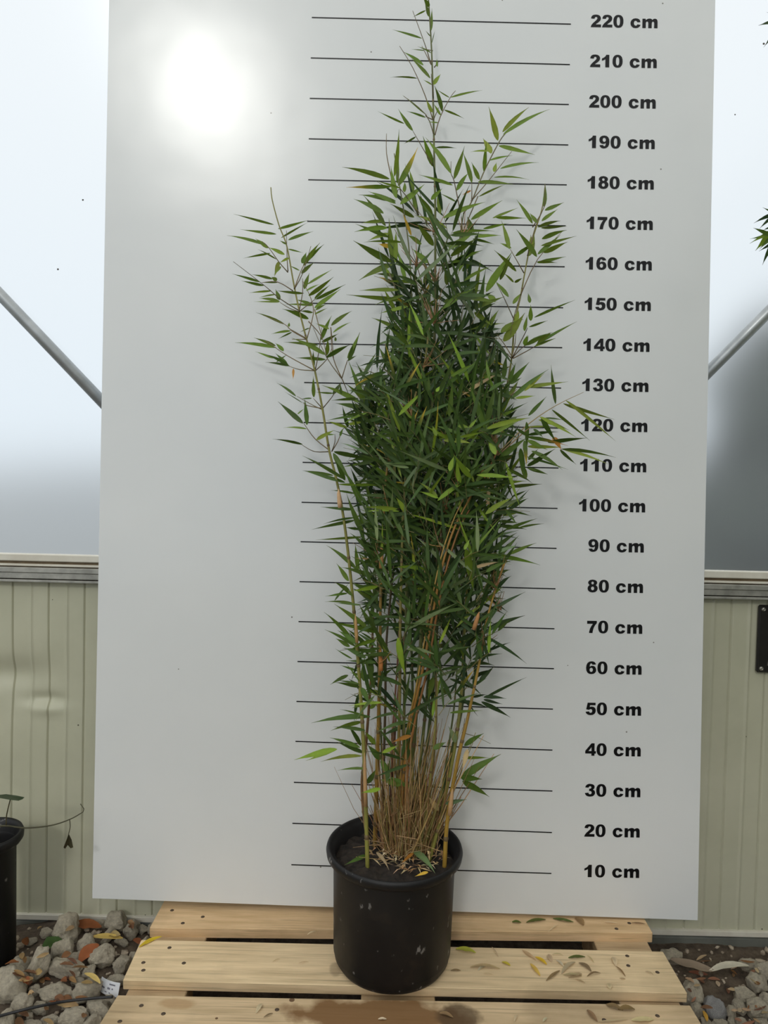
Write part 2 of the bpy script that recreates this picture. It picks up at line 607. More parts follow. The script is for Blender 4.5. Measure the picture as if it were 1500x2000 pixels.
# ------------------------------------------------------------------ height board
DB = 1.9
BN = -FWD
board = thing('height_board', 'tall glossy white height board with centimetre marks leaning behind the bamboo', 'sign board', W(770, 1776, DB))
cor = [W(180, 1755, DB), W(1363, 1798, DB), W(1401, -190, DB), W(216.6, -190, DB)]
child('board_sheet', prism('board_sheet', cor, .006, FWD, .0008), MAT['board'], board)
LE = {220: (609, 34), 210: (607, 113), 200: (605, 192), 190: (603, 271), 180: (602, 351), 170: (600, 432), 160: (598, 513), 150: (597, 592), 140: (596, 671), 130: (594, 747), 120: (593, 825),
      110: (591, 903), 100: (589, 981), 90: (587, 1058), 80: (585, 1136), 70: (583, 1214), 60: (581, 1292), 50: (579, 1370), 40: (577, 1448), 30: (574, 1528), 20: (571, 1608), 10: (569, 1689)}
RE = {220: (1115, 47), 210: (1113, 126), 200: (1111, 204), 190: (1110, 283), 180: (1107, 361), 170: (1105, 441), 160: (1103, 521), 150: (1100, 601), 140: (1098, 679), 130: (1096, 758), 120: (1093, 836),
      110: (1091, 914), 100: (1089, 993), 90: (1087, 1071), 80: (1085, 1150), 70: (1083, 1228), 60: (1082, 1306), 50: (1080, 1385), 40: (1079, 1465), 30: (1079, 1545), 20: (1078, 1626), 10: (1077, 1706)}
DP = DB - .0006
for k in sorted(LE):
    a, c = W(*LE[k], DP), W(*RE[k], DP)
    t_ = UPV * .0014
    child('mark_line', mesh('mark_line', [a - t_, c - t_, c + t_, a + t_], [(0, 1, 2, 3)]), MAT['ink'], board)


def ell(cx, cy, rx, ry, n=22, pw=1.0):
    out = []
    for k in range(n):
        th = 2 * pi * k / n
        c, s = cos(th), sin(th)
        out.append((cx + rx * math.copysign(abs(c) ** pw, c), cy + ry * math.copysign(abs(s) ** pw, s)))
    return out


six = [(.79, .76), (.75, .87), (.66, .96), (.53, 1.01), (.41, 1.015), (.25, .98), (.11, .88), (.03, .72), (0, .5), (.02, .28), (.10, .11), (.24, .01), (.42, -.02), (.6, .01), (.73, .09), (.80, .2), (.815, .33), (.78, .48), (.70, .59), (.58, .645), (.48, .65), (.38, .63), (.29, .57), (.295, .68), (.32, .77), (.36, .825), (.41, .84), (.465, .82), (.50, .74)]
GLY = {
    '0': [ell(.405, .5, .405, .515, 28, .85), ell(.405, .5, .135, .345, 22, .85)],
    '1': [[(.33, 0), (.645, 0), (.645, 1.0), (.395, 1.0), (.33, .88), (.22, .78), (.05, .70), (.05, .525), (.2, .57), (.33, .65)]],
    '2': [[(0, 0), (.83, 0), (.83, .22), (.40, .22), (.48, .30), (.62, .40), (.76, .53), (.81, .66), (.80, .80), (.72, .92), (.58, .99), (.42, 1.01), (.24, .99), (.12, .93), (.05, .83), (.02, .70), (.30, .68), (.32, .76), (.37, .82), (.43, .835), (.50, .81), (.53, .74), (.52, .67), (.45, .57), (.33, .46), (.17, .31), (.05, .15)]],
    '3': [[(.02, .72), (.06, .85), (.15, .95), (.3, 1.01), (.42, 1.015), (.6, .99), (.72, .92), (.775, .82), (.775, .72), (.73, .62), (.64, .55), (.73, .51), (.80, .42), (.82, .31), (.80, .19), (.72, .08), (.6, .01), (.42, -.015), (.25, 0), (.12, .06), (.04, .15), (0, .27), (.28, .305), (.31, .22), (.36, .185), (.42, .175), (.50, .20), (.535, .26), (.545, .31), (.52, .39), (.47, .43), (.40, .44), (.33, .43), (.345, .625), (.40, .62), (.46, .64), (.505, .68), (.51, .74), (.49, .80), (.42, .825), (.36, .81), (.31, .765), (.295, .70)]],
    '4': [[(.50, 0), (.745, 0), (.745, .17), (.86, .17), (.86, .37), (.745, .37), (.745, 1), (.50, 1), (0, .39), (0, .17), (.50, .17)], [(.50, .37), (.26, .37), (.50, .68)]],
    '5': [[(.16, .98), (.80, .98), (.80, .78), (.36, .78), (.335, .63), (.42, .66), (.51, .67), (.65, .64), (.76, .56), (.81, .45), (.82, .34), (.80, .21), (.72, .09), (.59, .01), (.41, -.02), (.25, 0), (.12, .06), (.04, .14), (0, .25), (.28, .28), (.31, .21), (.36, .175), (.41, .165), (.48, .19), (.525, .25), (.535, .33), (.515, .41), (.47, .455), (.41, .465), (.35, .45), (.28, .40), (.045, .44)]],
    '6': [six, ell(.415, .325, .13, .165)],
    '7': [[(.02, .985), (.80, .985), (.80, .80), (.68, .66), (.58, .48), (.51, .28), (.475, .1), (.465, 0), (.185, 0), (.20, .15), (.26, .36), (.36, .56), (.48, .74), (.02, .74)]],
    '8': [[(.405, 1.015), (.6, .98), (.73, .90), (.775, .78), (.75, .67), (.66, .57), (.76, .49), (.815, .38), (.81, .24), (.74, .1), (.6, .01), (.41, -.02), (.22, .01), (.08, .1), (.01, .23), (.01, .37), (.06, .48), (.16, .57), (.07, .67), (.04, .78), (.08, .89), (.2, .98)], ell(.405, .74, .10, .11), ell(.41, .31, .125, .145)],
    '9': [[(.815 - x, 1 - y) for x, y in six], ell(.40, .675, .13, .165)],
    'c': [[(.80, .47), (.76, .60), (.68, .70), (.55, .75), (.40, .765), (.22, .73), (.08, .62), (.01, .47), (0, .36), (.03, .21), (.12, .08), (.26, 0), (.42, -.02), (.59, .01), (.72, .09), (.82, .24), (.55, .275), (.52, .215), (.47, .175), (.41, .17), (.33, .21), (.28, .29), (.27, .38), (.285, .47), (.33, .55), (.41, .58), (.47, .565), (.52, .52), (.54, .455)]],
    'm': [[(0, 0), (.275, 0), (.275, .38), (.29, .46), (.33, .515), (.39, .53), (.44, .51), (.465, .46), (.475, .38), (.475, 0), (.75, 0), (.75, .38), (.765, .46), (.805, .515), (.86, .53), (.91, .51), (.935, .46), (.945, .4), (.945, 0), (1.22, 0), (1.22, .46), (1.205, .61), (1.15, .71), (1.04, .76), (.95, .755), (.87, .72), (.79, .655), (.75, .715), (.67, .755), (.57, .765), (.45, .745), (.35, .70), (.26, .63), (.26, .745), (0, .745)]],
}
GMESH = {}
for ch, loops in GLY.items():
    cu = bpy.data.curves.new('glyph', 'CURVE')
    cu.dimensions = '2D'
    cu.fill_mode = 'BOTH'
    for lp in loops:
        sp = cu.splines.new('POLY')
        sp.points.add(len(lp) - 1)
        for i, (x, y) in enumerate(lp):
            sp.points[i].co = (x, y, 0, 1)
        sp.use_cyclic_u = True
    tmp = bpy.data.objects.new('glyph', cu)
    COL.objects.link(tmp)
    dg = bpy.context.evaluated_depsgraph_get()
    me = bpy.data.meshes.new_from_object(tmp.evaluated_get(dg))
    GMESH[ch] = ([v.co.copy() for v in me.vertices], [tuple(p.vertices) for p in me.polygons])
    bpy.data.objects.remove(tmp)
    bpy.data.curves.remove(cu)
    bpy.data.meshes.remove(me)


def interp(tab, x):
    ks = sorted(tab)
    for a, b2 in zip(ks, ks[1:]):
        if a <= x <= b2:
            return tab[a] + (tab[b2] - tab[a]) * (x - a) / (b2 - a)
    return tab[ks[0]] if x < ks[0] else tab[ks[-1]]


MRX = {10: 1248.3, 20: 1249.3, 30: 1250.7, 50: 1252, 60: 1253, 80: 1255.8, 90: 1257.4, 100: 1260, 140: 1268.5, 150: 1271, 210: 1282.6, 220: 1284.2}
MRY = {10: 1715, 20: 1636, 30: 1557.3, 50: 1398, 60: 1317.9, 80: 1158.4, 90: 1079.3, 140: 687.3, 150: 607.5, 210: 133, 220: 55}
for k in range(10, 230, 10):
    rx, ry = interp(MRX, k), interp(MRY, k)
    HP = 24.3
    ang = radians(1.0)
    txt = str(k)
    bag_v, bag_f = [], []
    pens = []
    x = -1.22
    pens.append(('m', x))
    x -= .956
    pens.append(('c', x))
    x -= 1.38
    for d in reversed(txt):
        pens.append((d, x))
        x -= .908
    for ch, x0 in pens:
        gv, gf = GMESH[ch]
        o = len(bag_v)
        for v in gv:
            u, vv = (v.x + x0) * HP, v.y * HP
            bag_v.append(W(rx + u * cos(ang) + vv * sin(ang), ry + u * sin(ang) - vv * cos(ang), DP))
        bag_f += [tuple(i + o for i in f) for f in gf]
    me = mesh('height_figure', bag_v, bag_f)
    ob = child('height_figure', me, MAT['ink'], board)
    ob['label'] = 'black bold lettering reading %d cm' % k

# ------------------------------------------------------------------ pallet
PZ = .138
pal = thing('shipping_pallet', 'pale softwood shipping pallet under the potted bamboo', 'pallet', (0, 1.45, 0))


def Z(px, py):
    return on_z(px, py, PZ)


p1 = [Z(292, 1812), Z(1275, 1822)]
p1 += [p1[1] + Vector((-.002, .122, 0)), p1[0] + Vector((.004, .122, 0))]
p2 = [Z(240, 1914), Z(1342.7, 1940), Z(1295, 1858), Z(276, 1835)]
p3b = [Z(1348, 1963), Z(230, 1943)]
p3 = [p3b[1] + Vector((-.010, -.098, 0)), p3b[0] + Vector((.004, -.098, 0)), p3b[0], p3b[1]]
dy = Vector((0, -.128, 0))
p4b = [p3[1] + Vector((0, -.04, 0)), p3[0] + Vector((0, -.04, 0))]
p4 = [p4b[1] + Vector((0, -.145, 0)), p4b[0] + Vector((0, -.145, 0)), p4b[0], p4b[1]]
stain = [(Z(745, 1985).x, Z(745, 1985).y - 1.45, .19, .055, (.20, .095, .03), .9), (Z(895, 1985).x, Z(895, 1985).y - 1.45, .05, .04, (.10, .06, .03), .8), (Z(345, 1960).x, Z(345, 1960).y - 1.45, .045, .018, (.36, .19, .07), .45)]
stain2 = [(Z(655, 1895).x, Z(655, 1895).y - 1.45, .016, .03, (.24, .16, .09), .5)]
woods = [woodmat('pallet_wood_back', (.56, .37, .19), (.80, .57, .33)), woodmat('pallet_wood_middle', (.62, .46, .265), (.88, .68, .42), stain2),
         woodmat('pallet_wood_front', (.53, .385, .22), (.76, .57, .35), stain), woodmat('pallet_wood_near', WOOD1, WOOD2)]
for q, mt in zip((p1, p2, p3, p4), woods):
    child('deck_plank', prism('deck_plank', q, .022 if q is not p1 else .025, bev=.0015), mt, pal)
yb = max(p1[2].y, p1[3].y) - .004
yf = p4[0].y + .004


def xat(px, py, z):
    return on_z(px, py, z).x


z1 = PZ - .0225
strs = [(p2[3].x + .014, xat(400, 1840, z1)), (xat(705, 1955, z1), xat(850, 1955, z1)), (xat(1165, 1850, z1), p2[2].x - .012)]
for (a, c) in strs:
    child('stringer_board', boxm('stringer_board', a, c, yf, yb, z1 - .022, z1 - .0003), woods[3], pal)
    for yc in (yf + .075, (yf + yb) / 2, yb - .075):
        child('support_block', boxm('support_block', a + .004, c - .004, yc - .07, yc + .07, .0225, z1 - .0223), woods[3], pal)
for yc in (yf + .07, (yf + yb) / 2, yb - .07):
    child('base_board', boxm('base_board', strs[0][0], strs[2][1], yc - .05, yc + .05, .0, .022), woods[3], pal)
nail = simple('rusty_nail', (.06, .04, .025), .6, .3, (.12, .08, .05), 90)
gn = lathe('nail', [(.0, 0), (.0042, 0), (.0048, .0004), (.0038, .0012), (.0, .0013)], (0, 0, 0), 10)
for (cx, cy) in ((336, 1778), (396, 1790.7), (357, 1803), (331, 1851), (280, 1880), (359, 1881), (280, 1895), (276, 1964), (319, 1980), (234, 1995), (1229, 1803), (1204, 1814), (1225, 1867), (1284, 1899), (1227, 1886), (541, 1972), (1284, 1984), (1180, 1992)):
    p = Z(cx, cy)
    o = link('nail', gn, nail, pal)
    o.location = Vector((p.x, p.y, PZ - .0004)) - pal.location

# ------------------------------------------------------------------ bamboo in its pot
FB = Z(770, 1953)
RB = .131
PC = Vector((on_z(765, 1900, PZ).x, FB.y + RB, PZ))
PH = .268
bam = thing('potted_bamboo', 'tall leafy bamboo clump in a scuffed round black plastic pot on the pallet', 'potted plant', PC)
prof = [(0, .0005), (.112, .0005), (.121, .004), (.1285, .016), (.1305, .028), (.1315, .030), (.1355, PH - .022)]
pot = child('pot', lathe('pot', prof, PC, 72), MAT['pot'], bam)
rimp = [(.1352, PH - .024), (.145, PH - .023), (.1505, PH - .018), (.1520, PH - .008), (.1500, PH - .001), (.1465, PH), (.1430, PH - .003), (.1400, PH - .010), (.1330, PH - .012), (.1300, PH - .09)]
rim = lathe('rim', rimp, PC, 72)
rim.transform(Matrix.Translation(-PC))
link('rim', rim, MAT['pot'], pot)
SZ = PZ + PH - .036
vs, fs = [], []
for j in range(11):
    for k in range(48):
        r = .1335 * j / 10
        th = 2 * pi * k / 48
        x, y = PC.x + r * cos(th), PC.y + r * sin(th)
        vs.append((x, y, SZ + .012 * noise.noise(Vector((x * 40, y * 40, 2))) + .006 * noise.noise(Vector((x * 120, y * 120, 5))) + (.012 * (1 - j / 10))))
for j in range(10):
    for k in range(48):
        k2 = (k + 1) % 48
        fs.append((j * 48 + k, j * 48 + k2, (j + 1) * 48 + k2, (j + 1) * 48 + k))
child('soil', mesh('soil', vs, fs, False), MAT['soil'], bam)

G_MID, G_DARK, G_BRT = (.076, .134, .022), (.032, .062, .018), (.20, .295, .03)
G_YEL, G_ORG, G_TAN, G_PALE = (.62, .42, .05), (.50, .22, .04), (.42, .30, .15), (.15, .21, .09)


def vcol(c, j=.30):
    f = 1 + random.uniform(-j, j)
    return (c[0] * f * random.uniform(.9, 1.1), c[1] * f, c[2] * f * random.uniform(.85, 1.15))


LT = [0, .05, .15, .32, .53, .73, .87, 1]
LW = [.10, .46, .82, 1.0, .80, .44, .15, .03]


def leaf_geo(b, tip, wpx, col, tipcol=None, bend=None, tilt=None, sag=None):
    """b, tip = (px, py, depth); a lance-shaped folded blade with a drawn-out tip"""
    B, T = W(*b), W(*tip)
    L = (T - B).length
    ax = (T - B) / max(L, 1e-6)
    side = ax.cross((B - CAM).normalized())
    if side.length < .05:
        side = ax.orthogonal()
    side.normalize()
    nrm = side.cross(ax).normalized()
    if bend is None:
        bend = random.uniform(-.05, .05)
    hor = math.sqrt(max(0, 1 - ax.z ** 2))
    if sag is None:
        sag = random.uniform(.03, .10)
    tilt = random.uniform(-.75, .75) if tilt is None else tilt
    hw = .5 * wpx * depth(B) / FPX / max(.62, cos(tilt))
    ctrl = (B + T) * .5 + side * bend * L + Vector((0, 0, 1)) * sag * L * hor + nrm * random.uniform(-.08, .08) * L
    wd0 = side * cos(tilt) + nrm * sin(tilt)
    vs, cs = [], []
    c0 = vcol(col)
    for u, ww in zip(LT, LW):
        p = B * (1 - u) ** 2 + ctrl * 2 * u * (1 - u) + T * u * u
        tg = ((ctrl - B) * (1 - u) + (T - ctrl) * u).normalized()
        wd = (wd0 - tg * wd0.dot(tg)).normalized()
        nn = tg.cross(wd)
        e = wd * hw * ww
        vs += [p - e + nn * hw * .22 * ww, p, p + e + nn * hw * .22 * ww]
        c = c0
        if tipcol is not None:
            f = max(0, min(1, (u - .45) / .4))
            c = tuple(c0[i] * (1 - f) + tipcol[i] * f for i in range(3))
        else:
            f = max(0, (u - .86) / .14) * .5
            c = tuple(c0[i] * (1 - f) + (.16, .13, .09)[i] * f for i in range(3))
        cs += [c, tuple(x * 1.12 for x in c), c]
    fs = []
    for i in range(len(LT) - 1):
        a = i * 3
        fs += [(a, a + 1, a + 4, a + 3), (a + 1, a + 2, a + 5, a + 4)]
    return vs, fs, cs, L * hw


def D0(y):
    """mean distance of the clump along the view axis: it leans back towards the board"""
    return 1.69 + .10 * max(0, min(1, (1650 - y) / 1500))


LEAVES = []


def put(bx, by, tx, ty, wp, col, tipc=None, dlo=-.03, dhi=.03, **kw):
    d = D0((by + ty) / 2) + random.uniform(dlo, dhi)
    d2 = d + random.uniform(-.045, .045) * min(1, math.hypot(tx - bx, ty - by) / 70)
    d, d2 = min(d, 1.865), min(d2, 1.875)
    LEAVES.append(leaf_geo((bx, by, d), (tx, ty, d2), wp, col, tipc, **kw))


def traced(ox, oy, s, txt, dlo, dhi, col, wmul=1.0):
    for item in txt.split(';'):
        a = item.split()
        if len(a) < 5:
            continue
        v = [float(q) for q in a[:5]]
        flag = a[5] if len(a) > 5 else ''
        c, tcx = col, None
        lo, hi = dlo, dhi
        if 'b' in flag:
            c = G_BRT; lo, hi = dlo - .05, dlo - .01
        if 'y' in flag:
            c = (.22, .28, .035)
        if 'Y' in flag:
            tcx = G_YEL
        if 'O' in flag:
            tcx = G_ORG
        if 'o' in flag:
            c = G_ORG
        if 'g' in flag:
            c = G_YEL
        if 't' in flag:
            c = G_TAN
        if 'p' in flag:
            c = G_PALE
        if random.random() < .18 and not flag:
            c = tuple(.6 * p + .4 * q for p, q in zip(c, G_BRT))
        ex_ = 1.05
        put(ox + v[0] / s, oy + v[1] / s, ox + (v[0] + (v[2] - v[0]) * ex_) / s, oy + (v[1] + (v[3] - v[1]) * ex_) / s, v[4] / s * wmul, c, tcx, lo, hi, sag=.04)


G_TOP_LIT = (.125, .195, .022)  # lighter green for upper leaves, their lit look put into the tint
traced(650, 0, 3.3333, '640 200 645 60 22;630 110 600 20 26;628 45 590 -10 30;605 68 525 110 12;580 250 395 195 16;640 240 605 200 7;645 280 665 200 6;640 345 555 305 10;600 330 515 322 7;590 425 460 340 24;635 510 515 385 24;680 435 678 385 16;550 510 380 505 12;655 550 700 485 30 y;645 552 590 520 10;712 725 662 560 30;650 730 610 650 26 y;705 750 660 680 18;765 635 965 590 15;760 635 680 585 9;725 715 850 770 15;605 745 460 625 13;605 765 485 725 15;465 805 300 728 15;522 850 430 715 28;540 890 465 935 14;690 800 620 795 9;655 1085 590 895 42;770 1130 610 905 38;670 960 800 965 15;1075 915 1018 705 42 y;1105 860 1270 705 32 y;1110 875 1400 718 28;1080 950 1305 1005 30;1030 1000 980 905 42 y;985 1120 1000 930 30;1020 1045 1165 1015 15;1050 1120 1065 1060 30 y;1090 1098 1330 1060 20;1050 1155 1270 1170 13;945 1185 1170 1200 26;950 1280 1115 1205 15;790 1165 855 960 36;905 1190 850 1000 32;955 1170 905 1060 30;805 1240 880 1130 34;780 1205 570 1140 24;1015 985 900 990 13;805 1315 700 1260 13;400 1150 430 855 32;420 1195 430 1030 24;425 1210 548 970 44 Y;415 1290 380 1090 42;370 1165 75 1092 36;380 1215 100 1220 30 Y;440 1225 290 1180 16;470 1250 468 1185 28;525 1250 500 1110 28;545 1370 520 1250 30;440 1330 590 1205 42;410 1310 180 1270 32;330 1390 145 1300 36;345 1470 205 1280 38;530 1415 380 1330 32;410 1325 240 1250 30;320 1440 190 1452 26;650 1400 550 1260 46;700 1395 680 1270 30;640 1300 710 1230 32;900 1240 845 1270 14 o;720 1420 980 1320 38;900 1430 1095 1310 36;905 1500 880 1415 32;1060 1415 1250 1420 24;1040 1420 1200 1355 18;980 1490 1140 1455 22;1300 1455 1200 1305 28;1330 1450 1285 1390 28;1375 1350 1382 1200 28;1380 1370 1500 1320 28;1360 1440 1460 1365 26', -.03, .05, G_TOP_LIT, .9)
traced(650, 300, 3, '340 545 270 530 28 g;330 490 140 415 26;320 435 135 458 32;330 470 210 510 24;410 520 190 520 18;350 610 330 390 42;365 640 370 460 32;345 635 130 515 46;350 650 160 740 38;380 720 250 705 22;385 800 165 802 26;430 750 380 570 28;525 770 440 690 24;480 755 320 750 22;370 930 300 795 28;415 830 250 885 20;420 860 95 828 30;440 895 280 935 24;430 960 400 900 16;380 1030 235 965 26;400 1090 225 1135 20 p;440 1100 330 1150 22;560 640 470 560 38;590 540 490 410 42;520 530 440 480 30;530 760 575 650 28;670 770 655 690 30;700 640 870 570 34;690 600 840 500 36;680 560 830 460 38;830 490 980 480 22;820 500 940 530 18;815 465 790 375 42;700 465 940 455 22;740 690 830 510 32;760 690 815 625 30;770 745 920 665 22;900 810 1045 585 50;980 740 1045 600 32;700 770 910 765 28;650 870 880 800 36;780 840 960 870 30;640 910 830 790 36;800 910 1000 840 34;830 930 930 1005 32;900 1040 970 920 32;780 1030 1000 995 28;1035 560 990 400 30;1045 555 980 525 18;1075 690 950 570 26;1070 600 1180 530 26;1195 605 1080 450 34;1160 570 1160 480 34 y;1150 600 1180 470 40 y;1235 580 1370 520 32;1200 640 1360 605 24;1195 635 1310 640 18;1225 500 1365 450 30;1220 540 1420 485 20;1200 590 1330 480 28;1200 430 1330 395 24;1220 435 1365 425 18;1065 755 1110 730 18;1055 880 1100 820 26;1155 875 1145 820 24;1160 980 1160 890 30;1125 1040 1140 950 24;1180 960 1410 862 18;1150 1015 1255 980 16;1120 1125 1270 1050 26;1200 1110 1280 1050 26;1190 1120 1420 990 20;1180 1130 1300 1085 16;1120 1120 1140 1065 28;1000 1100 1120 940 56 y;985 1050 1110 975 42;1070 990 1090 920 38 y;1030 840 955 750 26;1060 755 1000 700 14;950 870 900 820 38;480 1130 455 920 46;500 1130 480 940 38;520 1120 560 980 36;520 1130 600 1040 32;460 480 410 350 20 g', -.04, .05, G_TOP_LIT, .9)
traced(430, 350, 4.286, '450 380 125 295 24;470 460 180 422 28;375 550 70 475 30;485 415 730 345 28;510 490 720 370 20;570 510 770 440 30;555 545 500 515 18;405 575 300 500 38;540 630 410 575 36 y;420 620 205 660 22;470 670 320 590 16;575 660 500 700 26 y;490 690 455 810 42 y;510 730 450 800 24;570 585 690 615 16;665 765 580 725 14;685 705 720 615 44;695 725 830 540 42;720 690 865 550 32;680 790 785 700 38;705 920 745 790 42;730 880 930 760 24;740 975 940 825 42;720 935 830 880 18;790 1000 915 890 28;800 1005 1040 885 34;790 1080 1000 925 42;440 835 275 800 28;475 850 430 820 40;480 865 350 865 14;335 860 110 795 26;365 890 185 852 28;430 935 250 950 20;465 965 330 990 16;500 1010 465 925 44;500 1025 335 1000 32;495 1030 290 1025 16;700 955 480 935 28;775 1055 640 1010 32;770 1060 550 1050 22;775 1115 670 1105 26;740 1170 530 1090 46;800 1095 885 1050 24;790 1130 895 1080 16;540 1215 310 1120 26;575 1235 578 1200 24;590 1270 435 1295 24;600 1280 490 1335 16;750 1245 670 1280 12;845 1345 930 1150 42;930 1225 1095 1108 40;910 1255 805 1210 28;945 1285 1090 1200 20;850 1365 985 1295 32;890 1475 900 1340 42;970 1355 960 1320 26;820 1390 545 1365 32;880 1470 610 1335 46;910 1470 1080 1390 32;1065 1500 1165 1290 34;470 1410 140 1370 36;465 1395 290 1330 32;530 1440 465 1375 38;445 1500 300 1445 22', -.01, .05, G_TOP_LIT, .86)
traced(520, 640, 5, '220 370 0 265 32;230 375 0 340 26;210 365 95 255 38;100 335 200 265 18;265 400 262 500 24 o;465 385 460 230 30;580 310 300 295 34;585 290 810 170 42;800 325 910 60 46;800 325 880 275 18;650 650 735 530 38;735 650 725 555 28;655 640 485 630 18;445 690 340 697 16;465 680 460 480 38;290 670 110 545 26;355 735 180 625 9;395 950 375 700 46;360 935 125 730 52;305 845 365 795 14;395 990 175 978 20;355 1140 75 1090 26;490 1095 660 1005 38 y;590 1045 670 1045 18;720 1060 750 985 26;800 975 745 770 38;790 975 605 915 32 y;800 945 1000 920 34 y;960 850 605 905 30;850 1070 640 1000 9;660 1210 1020 1290 46;655 1225 830 1500 56;1030 860 810 340 62;955 440 1075 240 28;1080 680 885 350 52;1210 400 1100 185 42;1380 440 1190 220 56;1300 420 1310 200 46;1170 600 1105 380 42;1130 680 1125 510 42 Y;920 730 560 570 52;900 690 650 710 30;970 790 690 740 52;1280 900 1030 810 64;1020 740 780 550 42;1045 850 960 590 52;1250 560 1235 350 38;1000 1270 850 1020 46;1110 1140 880 1080 42;1370 1360 1000 1290 38 p;1500 1260 960 1190 32 p;1020 1320 740 1365 22;760 1480 370 1260 38;700 1500 370 1400 34', -.04, .04, G_MID)
traced(930, 640, 5, '470 175 510 80 38;490 165 740 50 38;595 155 720 60 32;570 185 860 0 22;570 185 770 105 22;265 500 300 270 52;230 520 205 350 38;320 530 385 350 42;325 550 510 345 52;270 640 340 500 52;335 550 440 490 26;310 690 410 520 46;340 700 690 420 46;470 620 660 450 32 y;490 585 880 530 40 y;380 690 570 665 30 y;775 745 735 380 38;510 860 680 680 38;220 860 490 735 26;220 545 110 400 26;170 600 0 360 52;145 520 110 330 38;310 930 400 870 56 p', -.02, .05, G_MID)
traced(930, 640, 5, '100 990 185 590 52;90 990 0 680 52;105 985 510 885 52 b;150 1040 400 920 40 b;875 710 1340 1090 34 y;850 740 1330 890 36 y;740 800 1095 1090 30;620 870 960 1060 38 y;660 885 850 905 18;610 900 900 1000 38 y;640 870 780 1110 52;500 970 780 970 18 y;400 985 540 1080 32;500 1050 790 1020 34;560 990 650 1070 32;490 1065 880 1150 36 O;700 1120 1070 1080 42;750 1070 830 1190 56 o;500 1160 830 1170 38 y;830 1185 1340 1265 36;850 1190 1280 1330 32 y;500 1100 690 1190 46;540 1205 830 1380 42;500 1350 760 1190 46;510 1290 600 1190 38;490 1260 880 1380 24;820 1190 970 1330 32;500 1370 690 1430 26;430 1180 480 1460 56;470 1100 490 1340 44 Y;490 920 490 1200 42;225 1280 490 1080 60;190 1240 110 1070 60 b;60 1440 330 1460 38 b;0 1500 190 1330 52;310 1380 520 1500 30;200 1500 310 1360 52', -.10, -.03, G_MID)
traced(750, 640, 6, '1190 1190 1010 690 70;1190 1180 1300 700 60;610 1270 570 1150 50 b;880 1250 600 1150 40;890 1280 1180 1220 36 b;700 1320 1030 1360 60 y;650 1300 1200 1290 28 y;770 1680 820 1510 60 b;1020 1760 820 1490 70 b;870 1800 850 1530 50 b;860 1490 1090 1550 44;750 1680 200 1450 50 p;290 1640 0 1580 44 p;460 1800 700 1400 60;170 1030 470 740 50 b;600 800 1050 430 50;780 570 1060 420 42;610 750 650 690 40 b;1000 1170 1090 1070 36 b;870 1150 1000 1170 52;1290 700 1100 480 52;1240 610 1200 380 42;690 270 900 130 42;430 200 320 0 60;430 210 500 60 42;280 200 50 0 52;220 480 40 260 60;700 900 540 620 50;530 740 520 560 44;760 1040 800 640 60;860 840 930 560 50', -.12, -.05, G_MID)
traced(570, 900, 5.769, '600 220 490 0 52;785 500 580 100 62;575 190 230 0 38;470 165 150 112 32;600 245 320 150 36;700 245 980 215 32 p;720 270 500 265 28 b;700 270 980 280 36 b;710 370 450 335 26;830 480 740 320 32;700 550 340 520 38;710 640 370 710 26;710 670 245 770 40;805 835 625 390 62;800 720 775 570 52;800 855 290 890 30;760 770 610 750 32;860 870 850 600 38;980 740 820 670 52;990 820 840 760 42;900 520 830 270 52;1190 540 820 520 46 b;1210 570 810 580 28 b;1280 580 1180 420 60 b;1500 310 1130 240 42 Y;1220 410 980 310 42;730 1225 405 965 52;745 1240 715 945 52;955 1180 860 920 52;940 1210 680 1080 42;945 1200 750 1040 38;910 1310 570 1205 52;640 1355 510 1165 52;920 1290 1030 1100 60;660 1490 490 1375 52;900 1490 690 1380 52;960 1460 920 1330 60;1350 985 980 965 42;1420 780 1350 1000 36 p;1200 780 1380 740 52;1380 480 1300 620 40 p;1460 1380 1210 1270 50', -.05, .03, G_MID)
traced(820, 900, 5.769, '640 160 1080 190 42 b;1000 290 1360 262 42;800 340 1000 270 46;1200 200 1120 0 60;1000 90 1260 250 32;1210 85 1430 150 30;1210 60 1340 0 42;200 450 560 200 52 b;330 110 390 0 60 b;590 190 420 0 60 b;460 250 420 50 42 b;200 400 0 250 38 b;210 420 0 350 38 b;740 600 1040 420 60 b;1040 400 1200 335 26;980 530 1180 415 22;990 555 1250 620 30;960 540 1090 710 38;880 680 1110 700 38;900 730 1190 770 46;960 780 1310 655 38;1110 755 1390 710 26;600 920 1090 790 52 p;790 1030 1080 820 52;920 1060 1110 850 42;1000 1060 1300 930 42;800 1060 1330 1170 52;520 990 605 1460 90 b;500 1000 560 890 42 b;420 940 660 730 60;0 980 520 940 46;60 1500 80 1150 60;750 1220 1050 1120 30', -.07, .02, G_MID)
